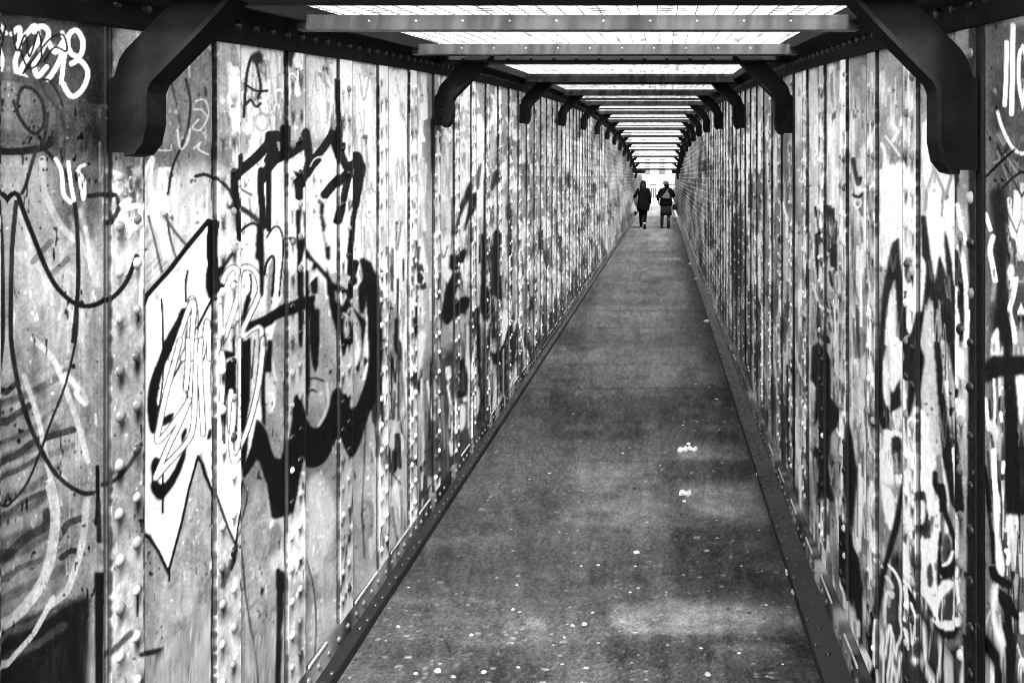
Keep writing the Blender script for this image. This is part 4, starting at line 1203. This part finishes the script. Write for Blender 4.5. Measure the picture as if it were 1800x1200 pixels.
# ---------------------------------------------------------------- skylights of wired glass
def make_skylight(n):
    y0 = Y0 + S * n + .06; y1 = Y0 + S * (n + 1) - .12; yc = (y0 + y1) / 2
    root = empty('skylight', (0, y0, float(zc(y0))))
    tag(root, f'{ORD[n] if n < NB - 1 else "farthest"} bright wired glass skylight panel, counted from the near end of the roof', 'skylight', 'skylights in a row down the roof')
    def child(o): o.parent = root; o.matrix_parent_inverse = Matrix.Translation((0, -y0, -float(zc(y0)))); return o
    ys = np.linspace(y0, y1, 10); V = []
    for y in ys: V += [(OXL - .01, y, float(zc(y)) + .036), (OXR + .01, y, float(zc(y)) + .036)]
    child(link('glass_pane', npmesh('glass_pane', V, gridfaces(10, 2)), M_PANE))
    m = MB(); r = .0013 if n < 2 else .0015
    for y in np.arange(y0 + .03, y1, .062 if n < 4 else .12):
        z = float(zc(y)) + .030; m.box(OXL, OXR, y - r, y + r, z - r, z + r)
    for x in np.arange(OXL + .03, OXR, .062 if n < 4 else .12):
        for ya, yb in zip(ys[:-1], ys[1:]):
            za, zb = float(zc(ya)) + .030, float(zc(yb)) + .030
            m.add([(x - r, ya, za - r), (x + r, ya, za - r), (x + r, ya, za + r), (x - r, ya, za + r), (x - r, yb, zb - r), (x + r, yb, zb - r), (x + r, yb, zb + r), (x - r, yb, zb + r)],
                  [(0, 1, 2, 3), (7, 6, 5, 4), (0, 4, 5, 1), (3, 2, 6, 7), (1, 5, 6, 2), (0, 3, 7, 4)])
    child(m.build('wire_mesh', M_WIRE))
    m = MB()
    for x in (OXL, OXR - .02):
        for ya, yb in zip(ys[:-1], ys[1:]):
            za, zb = float(zc(ya)), float(zc(yb))
            m.add([(x, ya, za - .02), (x + .02, ya, za - .02), (x + .02, ya, za + .028), (x, ya, za + .028), (x, yb, zb - .02), (x + .02, yb, zb - .02), (x + .02, yb, zb + .028), (x, yb, zb + .028)],
                  [(0, 1, 2, 3), (7, 6, 5, 4), (0, 4, 5, 1), (3, 2, 6, 7), (1, 5, 6, 2), (0, 3, 7, 4)])
    for yy in (y0, y1 - .02): z = float(zc(yy)); m.box(OXL + .02, OXR - .02, yy, yy + .02, z - .02, z + .028)
    child(m.build('skylight_frame', M_ROOF))
    barmat = M_BAR if n == 0 else M_DARK
    for dy in ((.74, 1.89) if n == 0 else (2.28,) if n < 3 else (1.2,)):
        y = Y0 + S * n + dy; z = float(zc(y)) - .045; xa, xb = (OXL - .01, OXR + .01)
        if n > 2: z += .02
        hb = .045 if n < 3 else .025
        m = MB(); m.box(xa, xb, y, y + .006, z, z + hb); m.box(xa, xb, y + .006, y + hb, z, z + .006)
        b = child(m.build('glazing_bar', barmat))
        for i in range(10):
            x = xa + .22 + i * .142
            if x < xb - .1 and n < 6: studs('bolt', (x, y + .001, z + .026), .32, M_GREYTRIM if n < 1 else M_DARK, b)
for n in range(NB): make_skylight(n)

# ---------------------------------------------------------------- far portal with rounded corners
def portal():
    y = YE + .12; zt = float(zc(y)) + .06; m = MB(); zo = EYE + .305
    for side, X in ((1, XL - .05), (-1, XR + .05)):
        xi = -.727 if side > 0 else .375
        p = [(X, zt), (X, EYE + .12), (xi - side * .0, EYE + .12)]
        for i in range(9):
            t = math.pi / 2 * i / 8; p.append((xi + side * .13 * (1 - math.cos(t)), zo - .13 + .13 * math.sin(t)))
        p.append((xi + side * .13, zt)); m.prism(p, y - .03, y + .03)
    m.box(-.727 + .13, .375 - .13, y - .03, y + .03, zo, zt)
    o = m.build('portal', M_DARK); tag(o, 'dark end portal with rounded corners closing the far end of the roof', 'portal')
portal()
# ---------------------------------------------------------------- the street beyond
def far_house():
    root = empty('house', (0, 76, 0)); tag(root, 'overexposed white rendered house facing the far end of the tunnel', 'house')
    def child(o): o.parent = root; o.matrix_parent_inverse = Matrix.Translation((0, -76, 0)); return o
    child(MB().box(-9, 8, 76, 84, -.05, 7.2).build('wall', M_WHITE))
    child(MB().box(-9.2, 8.2, 75.75, 76.02, 1.32, 1.50).build('string_course', M_WHITE))
    m = MB(); m.prism([(-9.4, 7.2), (8.4, 7.2), (7, 9.6), (-8, 9.6)], 75.6, 84.4); child(m.build('roof', material('slate_roof', .1, rough=.7)))
    for xa, xb in ((-3.6, -2.9), (-1.62, -1.15), (-.36, .22), (1.6, 2.2), (3.6, 4.2)):
        for za, zb in ((1.92, 3.5),) if -3 < xa < 1.5 else ((1.92, 3.5), (4.6, 6.1)):
            f = child(MB().box(xa - .06, xb + .06, 75.93, 76.01, za - .06, zb + .06).build('window_frame', M_WHITE))
            m = MB(); m.box(xa, xb, 75.90, 75.94, za, zb)
            p = m.build('pane', M_WINDOW, f)
            p.matrix_parent_inverse = Matrix.Identity(4)
    for xa, xb in ((-1.25, -.5), (.4, 1.2)):
        child(MB().box(xa, xb, 75.9, 76.01, .5, 1.05).build('basement_window', M_WINDOW))
far_house()
def railing():
    root = empty('railing', (0, 54, 0)); tag(root, 'white painted railing with a tall post across the pavement beyond the tunnel', 'railing')
    def child(o): o.parent = root; o.matrix_parent_inverse = Matrix.Translation((0, -54, 0)); return o
    child(MB().box(-3, 3, 53.98, 54.03, 1.02, 1.12).build('top_rail', M_WHITE))
    child(MB().box(-3, 3, 53.98, 54.03, .25, .31).build('lower_rail', M_WHITE))
    for x in (-2.4, -1.4, -.34, .9, 2.0):
        h = 1.9 if x == -.34 else 1.15
        child(MB().box(x - .045, x + .045, 53.95, 54.06, -.01, h).build('post', M_WHITE))
    for i in range(40):
        x = -2.9 + i * .148; child(MB().box(x - .01, x + .01, 53.995, 54.015, .31, 1.02).build('baluster', M_WHITE))
railing()
tag(MB().box(-6, 6, 68, 68.3, -.05, 1.0).build('garden_wall', material('grey_garden_wall', .02, rough=.9)), 'low grey garden wall in front of the white house', 'wall')

# ---------------------------------------------------------------- the two walkers
M_COAT = material('black_coat_cloth', .002, rough=.95, spec=.02, n_amt=.3, n_scale=20)
M_TROU = material('black_trousers', .003, rough=.95, spec=.02, n_amt=.3, n_scale=20)
M_SKIRT = material('charcoal_skirt', .007, rough=.95, spec=.03, n_amt=.3, n_scale=20)
M_SKIN = material('skin', .04, rough=.6, n_amt=.05)
M_HAIR = material('dark_hair', .006, rough=.7, spec=.1, n_amt=.4, n_scale=60, stretch=6)
M_STOCK = material('grey_stockings', .05, rough=.8)
M_BOOT = material('black_boots', .004, rough=.6, spec=.1)
M_SOLE = material('pale_shoe', .25, rough=.6)
M_HAT = material('pale_knitted_hat', .06, rough=.9, n_amt=.25, n_scale=60)
M_BAGL = material('pale_carrier_bag', .13, rough=.6, n_amt=.12, n_scale=8)
M_BAGG = material('grey_backpack', .035, rough=.8, n_amt=.3, n_scale=14)

def skinned(name, pts, edges, rad, mat, parent):
    """one continuous body grown from joints"""
    me = bpy.data.meshes.new(name); me.from_pydata(pts, edges, []); me.update()
    o = link(name, me, mat, parent)
    mod = o.modifiers.new('skin', 'SKIN'); mod.use_smooth_shade = True
    for v, r in zip(me.skin_vertices[0].data, rad): v.radius = (r, r)
    me.skin_vertices[0].data[0].use_root = True
    o.modifiers.new('sub', 'SUBSURF').levels = 1; o.modifiers['sub'].render_levels = 1
    return o

def body(root, s, elbowL, handL, elbowR, handR, footL, footR, kneeL, kneeR):
    P, E, R = [], [], []
    def add(p, r, q=None):
        P.append(tuple(p)); R.append(r)
        if q is not None: E.append((q, len(P) - 1))
        return len(P) - 1
    pel = add((0, 0, .86 * s), .11)
    wa = add((0, 0, 1.0 * s), .10, pel); ch = add((0, .01, 1.20 * s), .115, wa); nk0 = add((0, .01, 1.34 * s), .06, ch); nk = add((0, .02, 1.40 * s), .05, nk0)
    hd = add((0, .03, 1.47 * s), .075, nk); hd2 = add((0, .03, 1.55 * s), .07, hd)
    for sg, el, ha in ((-1, elbowL, handL), (1, elbowR, handR)):
        sh = add((sg * .15, 0, 1.29 * s), .055, ch); e = add(el, .038, sh); h = add(ha, .026, e)
        d = (Vector(ha) - Vector(el)).normalized(); pm = Vector(ha) + d * .055; pa = add(pm, .028, h)
        for i, (off, ln) in enumerate(((-.026, .055), (-.009, .066), (.009, .062), (.026, .05))):
            a_ = add(pm + d * .03 + Vector((0, off, 0)), .009, pa); b_ = add(pm + d * (.03 + ln * .6) + Vector((-sg * .012, off, 0)), .008, a_)
            add(pm + d * (.03 + ln * .75) + Vector((-sg * .035, off, .012)), .007, b_)
        th = add(pm + Vector((0, .035, .01)) - d * .01, .010, pa); add(pm + Vector((-sg * .012, .045, 0)) + d * .035, .008, th)
    for sg, kn, ft in ((-1, kneeL, footL), (1, kneeR, footR)):
        hp = add((sg * .085, 0, .80 * s), .085, pel); k = add(kn, .055, hp); a_ = add((ft[0], ft[1], ft[2] + .08), .036, k)
        add((ft[0], ft[1] + .12, ft[2] + .03), .03, a_)
    return skinned('body', P, E, R, M_SKIN, root)

def walker_one(x, y):
    root = empty('person', (x, y, 0), 0)
    tag(root, 'walker in long black coat with dark hair, seen from behind, pale bag in left hand', 'person', 'people walking away down the tunnel')
    s = 1.0
    eL, hL, eR, hR = (-.25, -.02, 1.13), (-.325, -.02, 1.00), (.215, -.01, 1.06), (.215, .02, .80)
    fL, fR = (-.075, .22, 0.0), (.055, -.24, .06); kL, kR = (-.08, .13, .46), (.06, .02, .46)
    body(root, s, eL, hL, eR, hR, fL, fR, kL, kR)
    m = MB()   # coat: flared body, collar and sleeves in one cloth
    m.loft([(.0, .0, .60, .20, .15), (.0, .0, .70, .205, .155), (0, 0, .86, .195, .15), (0, 0, 1.02, .17, .13), (0, .0, 1.18, .175, .135), (0, .0, 1.28, .165, .12), (0, .01, 1.36, .115, .09), (0, .02, 1.42, .07, .07)], 18)
    m.tube([(-.10, 0, 1.34), (-.165, 0, 1.28), eL, (-.312, -.02, 1.03)], [.05, .066, .056, .048], 10)
    m.tube([(.10, 0, 1.34), (.155, 0, 1.27), eR, (.215, .015, .84)], [.06, .075, .062, .052], 10)
    m.build('coat', M_COAT, root, True)
    m = MB(); m.tube([(-.08, 0, .80), kL, (fL[0], fL[1] - .0, .09)], [.095, .068, .052], 10); m.tube([(.08, 0, .80), kR, (fR[0], fR[1], .15)], [.095, .068, .052], 10)
    m.build('trousers', M_TROU, root, True)
    for f, pitch in ((fL, 0), (fR, 1)):
        m = MB(); z = f[2]
        if not pitch: m.loft([(f[0], f[1] + .06, z, .045, .13), (f[0], f[1] + .06, z + .03, .045, .13), (f[0], f[1] + .03, z + .07, .04, .08), (f[0], f[1], z + .10, .042, .045)], 12)
        else: m.tube([(f[0], f[1] + .19, .012), (f[0], f[1] + .12, .022), (f[0], f[1] + .02, .075), (f[0], f[1] - .02, .11), (f[0], f[1] + .0, .17)], [.02, .042, .046, .045, .044], 10)
        sh = m.build('shoe', M_BOOT, root, True)
        MB().loft([(f[0], f[1] + (.06 if not pitch else -.0), z + (.0 if not pitch else .115), .05, .135 if not pitch else .05), (f[0], f[1] + (.06 if not pitch else 0), z + (.018 if not pitch else .155), .048, .13 if not pitch else .05)], 12).build('pale_sock' if pitch else 'sole', M_SOLE, sh, True)
    m = MB(); m.ball((0, .02, 1.52), (.095, .11, .11), 16, 10)
    m.loft([(0, -.055, 1.30, .045, .02), (0, -.055, 1.33, .085, .035), (0, -.045, 1.42, .115, .07), (0, -.03, 1.50, .105, .09)], 14)
    m.build('hair', M_HAIR, root, True)
    MB().tube([(-.135, -.10, 1.25), (-.12, -.08, 1.37), (-.10, 0, 1.40)], .014, 8).build('bag_strap', M_STOCK, root, True)
    b = MB()    # the bag in the left hand, hangs from its fingers
    return root, (x + hL[0], y + hL[1], hL[2] - .09)

def carrier_bag(p):
    root = empty('carrier_bag', (p[0] + .01, p[1], p[2] - .43)); tag(root, 'pale carrier bag hanging from the left hand of the walker in the long coat', 'bag')
    m = MB(); m.loft([(0, 0, 0, .125, .045), (.0, 0, .02, .135, .06), (.0, .0, .14, .120, .062), (-.005, 0, .26, .085, .042), (-.01, 0, .34, .04, .02), (-.008, 0, .39, .015, .012)], 16); m.build('bag_body', M_BAGL, root, True)
    for dy in (-.012, .012): MB().tube([(-.05, dy, .34), (-.02, dy * .6, .41), (-.008, 0, .435), (.01, dy * .6, .41), (.03, dy, .34)], .006, 6).build('handle', M_BAGL, root, True)
    MB().loft([(.06, -.055, .03, .045, .012), (.06, -.062, .06, .05, .012), (.05, -.064, .10, .035, .010)], 10).build('printed_patch', M_COAT, root, True)
    MB().loft([(0, 0, -.012, .12, .045), (0, 0, .012, .13, .055)], 14).build('bag_base', M_COAT, root, True)

def walker_two(x, y):
    root = empty('person', (x, y, 0), 0)
    tag(root, 'walker in black jacket, knee length skirt and pale knitted hat, seen from behind', 'person', 'people walking away down the tunnel')
    eL, hL, eR, hR = (-.27, .02, 1.06), (-.26, .06, .93), (.27, .03, 1.07), (.28, .12, .98)
    fL, fR = (-.14, .10, 0.0), (.08, -.04, .0); kL, kR = (-.13, .08, .45), (.09, .03, .45)
    body(root, 1.0, eL, hL, eR, hR, fL, fR, kL, kR)
    m = MB()
    m.loft([(0, 0, .76, .215, .15), (0, 0, .85, .225, .16), (0, 0, 1.0, .20, .15), (0, 0, 1.15, .205, .15), (0, 0, 1.27, .18, .13), (0, .01, 1.345, .12, .10), (0, .02, 1.40, .075, .07)], 18)
    m.tube([(-.11, 0, 1.32), (-.19, 0, 1.24), eL, (-.26, .05, .94)], [.05, .072, .062, .05], 10)
    m.tube([(.11, 0, 1.32), (.19, 0, 1.24), eR, (.28, .11, .99)], [.06, .08, .065, .055], 10)
    m.build('jacket', M_COAT, root, True)
    m = MB(); m.loft([(0, 0, .44, .195, .15), (0, 0, .60, .19, .15), (0, 0, .80, .185, .145)], 18, True); m.build('skirt', M_SKIRT, root, True)
    for kn, f in ((kL, fL), (kR, fR)):
        MB().tube([(kn[0], kn[1], .50), (kn[0], kn[1] + .01, .40), (f[0], f[1], .26)], [.062, .056, .05], 10).build('stocking', M_STOCK, root, True)
        m = MB(); m.tube([(f[0], f[1], .29), (f[0], f[1], .18), (f[0], f[1], .08)], [.06, .055, .05], 10); m.loft([(f[0], f[1] + .05, 0, .05, .135), (f[0], f[1] + .05, .035, .05, .13), (f[0], f[1] + .02, .09, .045, .07)], 12); m.build('boot', M_BOOT, root, True)
    m = MB(); m.ball((0, .02, 1.47), (.078, .09, .09), 14, 8); m.tube([(.03, -.06, 1.52), (.07, -.09, 1.46), (.09, -.09, 1.37), (.10, -.10, 1.28)], [.03, .04, .035, .015], 8); m.build('hair', M_HAIR, root, True)
    m = MB(); m.loft([(-.005, .02, 1.47, .096, .108), (-.005, .02, 1.50, .098, .11), (-.005, .02, 1.56, .088, .10), (-.01, .015, 1.60, .055, .065), (-.01, .01, 1.615, .015, .02)], 16); m.build('hat', M_HAT, root, True)
    return root, (x + hR[0], y + hR[1], hR[2])

def backpack(x, y):
    root = empty('backpack', (x, y - .155, 1.02)); tag(root, 'grey triangular sling bag on the back of the walker in the pale hat', 'backpack')
    m = MB(); m.prism([(-.15, .02), (-.10, -.01), (.10, -.02), (.135, .02), (.12, .12), (.04, .24), (.01, .25), (-.03, .18), (-.11, .08)], -.05, .05); b = m.build('bag_body', M_BAGG, root)
    bv = b.modifiers.new('bevel', 'BEVEL'); bv.width = .02; bv.segments = 3
    MB().tube([(.02, -.0, .22), (.08, .05, .30), (.10, .13, .34)], .012, 8).build('strap', M_BAGG, root, True)
    MB().box(-.07, .07, -.058, -.049, .03, .09, .008).build('front_pocket', M_BAGG, root)

def handbag(p):
    root = empty('handbag', (p[0] + .01, p[1] - .05, p[2] - .36)); tag(root, 'black handbag hanging from the right arm of the walker in the pale hat', 'handbag')
    m = MB(); m.loft([(0, 0, 0, .075, .04), (0, 0, .03, .085, .05), (0, 0, .16, .07, .04), (0, 0, .19, .05, .02)], 14); m.build('bag_body', M_BOOT, root, True)
    MB().tube([(-.05, 0, .17), (-.03, .01, .28), (0, .04, .35), (.03, .01, .28), (.05, 0, .17)], .007, 6).build('handle', M_BOOT, root, True)
    r2 = empty('paper_bundle', (p[0] - .0, p[1] - .11, p[2] + .04)); tag(r2, 'small pale bundle tucked at the right elbow of the walker in the pale hat', 'bundle')
    m = MB(); m.ball((0, 0, .03), (.05, .04, .06), 9, 6); m.ball((.03, 0, -.03), (.035, .03, .035), 8, 5); m.build('wrapper', M_BAGL, r2)

YP = 27.6
r1, hand = walker_one(-.655, YP); carrier_bag(hand)
r2, hand = walker_two(.11, YP + .1); backpack(.11, YP + .1); handbag(hand)

# ---------------------------------------------------------------- litter on the path
lr = random.Random(5)
def onfloor(px, py):
    Y = EYE * FL / (py - VY); return (px - VX) * Y / FL, Y
def crumple(name, px, py, size, label, mat, cat='litter', flat=.5, group=None):
    x, y = onfloor(px, py); bm = bmesh.new(); bmesh.ops.create_icosphere(bm, subdivisions=2, radius=1)
    ax = lr.uniform(.7, 1.3)
    for v in bm.verts:
        k = lr.uniform(.72, 1.12); v.co = Vector((v.co.x * k * ax, v.co.y * k, v.co.z * k * flat)) * size
    lo = min(v.co.z for v in bm.verts)
    for v in bm.verts: v.co.z -= lo
    me = bpy.data.meshes.new(name); bm.to_mesh(me); bm.free()
    o = link(name, me, mat); o.location = (x, y, -.004); o.rotation_euler = (0, 0, lr.uniform(0, 6)); tag(o, label, cat, group); return o
def twist(name, px, py, L, ang, label, mat):
    """a flattened twist of paper, thicker at both ends"""
    x, y = onfloor(px, py); m = MB(); n = 7
    m.tube([(math.sin(i * 1.3) * .006, -L / 2 + L * i / (n - 1), .014 + .004 * math.sin(i * 2.1)) for i in range(n)], [.006, .02, .018, .010, .017, .021, .007], 7)
    o = m.build(name, mat); o.location = (x, y, -.004); o.rotation_euler = (0, 0, ang); tag(o, label, 'litter'); return o
twist('paper_scrap', 1201, 793, .075, 1.9, 'white twisted paper scrap, left one of the pair in mid path', M_PALE)
twist('paper_scrap', 1217, 792, .065, 1.0, 'white twisted paper scrap, right one of the pair in mid path', M_PALE)
crumple('paper_scrap', 1210, 781, .016, 'small white crumb just behind the pair of twisted paper scraps', M_PALE)
twist('tissue', 1334, 833, .12, -.25, 'long white tissue scrap at the foot of the right wall', M_PALE)
twist('paper_scrap', 1205, 870, .07, 1.2, 'curled pale scrap nearer than the pair of twisted scraps', M_GREY)
crumple('paper_scrap', 1203, 881, .012, 'pale crumb beside the curled scrap', M_PALE)
crumple('bottle_cap', 1119, 971, .017, 'brightest white round bottle cap in the middle of the path', M_PALE, flat=.35)
crumple('tissue', 1243, 567, .045, 'white crumpled tissue near the right wall, halfway down the floor', M_PALE)
crumple('tissue', 1225, 493, .05, 'small white tissue against the foot of the right wall, farther than the crumpled one', M_PALE)
crumple('tissue', 1214, 466, .05, 'farthest white speck of tissue against the right wall before the walkers', M_PALE)
crumple('paper_scrap', 1187, 383, .09, 'white paper heap by the right wall beyond the walkers feet', M_PALE)
crumple('paper_scrap', 1186, 393, .07, 'flat pale paper by the right wall beside the walkers boots', M_GREY, flat=.2)
crumple('paper_scrap', 1390, 1007, .03, 'grey wad of paper on the ledge foot of the right wall', M_GREY)
crumple('leaf', 1402, 1045, .035, 'pale dry leaf stuck at the foot of the right wall, near the viewer', M_GREY, 'leaf', .35)
crumple('leaf', 1272, 622, .03, 'pale dry leaf near the right wall in mid distance', M_GREY, 'leaf', .35)

def chip_mesh(seed):
    r = random.Random(seed); m = MB(); n = 7; k = r.uniform(.5, 1)
    P = [(math.cos(i * 2 * math.pi / n) * r.uniform(.75, 1.1), math.sin(i * 2 * math.pi / n) * r.uniform(.75, 1.1) * k) for i in range(n)]
    m.add([(a, b, 0) for a, b in P] + [(a * .7, b * .7, .38) for a, b in P], [list(range(n))[::-1], list(range(n, 2 * n))] + [[i, (i + 1) % n, n + (i + 1) % n, n + i] for i in range(n)])
    return m
chips = '''w 1095,93,1.1 992,125,.9 1272,186,1 750,497,1 905,502,1.3 668,573,1 820,642,1.2 925,680,1 355,693,1 300,898,1.3 685,942,1.2 902,986,1.1 905,808,1.1 940,822,1.3
1280,885,1.5 1220,893,1.3 1190,887,.9 1323,825,.9 508,1131,2 393,1145,1.3 590,1163,1.5 750,1138,1.5 932,1113,1.4 1165,1097,1.1 1118,995,.8 1355,575,1.1 1265,580,.9 895,388,1 1190,410,.9
828,148,.9 1268,278,.7 45,1168,.8 290,1110,.7 235,972,.7 955,230,.8 1355,985,.9 800,315,1 1175,955,.8 485,650,.7 640,720,.6 460,792,.7 345,815,.7
z 280,705,1.1 292,797,1.3 258,814,1 410,815,1 625,587,1.3 622,511,.9 803,553,.8 728,705,1.2 484,742,1 814,726,.9 755,645,.9 60,388,1 404,225,.9 100,900,1 15,955,1.3 65,948,1.6 832,868,1
820,940,1 557,1050,1.3 718,1073,1.4 585,1160,1.7 837,1170,1.1 674,1043,.8 902,1118,.8 385,282,1.1 227,228,.9 750,388,.8 55,1195,1 120,700,1 800,730,.6
v 165,408,1.2 92,523,1 115,600,.9 178,565,1 203,597,1 178,615,1.2 212,670,1.6 55,790,.9 225,812,1 282,765,.9 240,970,1'''
fr = 'w'; chip_meshes = []
for i in range(6):
    o_ = chip_mesh(i).build('litter_chip', M_GREY if i % 3 == 0 else M_CHIP); chip_meshes.append(o_.data); bpy.data.objects.remove(o_)
for q in chips.split():
    if q in FR: fr = q; continue
    a_, b_, sz = (float(v) for v in q.split(',')); ox, oy, sc = FR[fr]
    x, y = onfloor(ox + a_ / sc, oy + b_ / sc)
    o = bpy.data.objects.new('litter_chip', lr.choice(chip_meshes)); C.objects.link(o)
    k = .0075 * sz * (1 if y < 5 else 1.3); o.location = (x, y, -.003); o.scale = (k, k, k); o.rotation_euler = (0, 0, lr.uniform(-.5, .5))
    tag(o, 'small pale chip of litter trodden onto the dark asphalt', 'litter', 'pale litter chips scattered over the path')
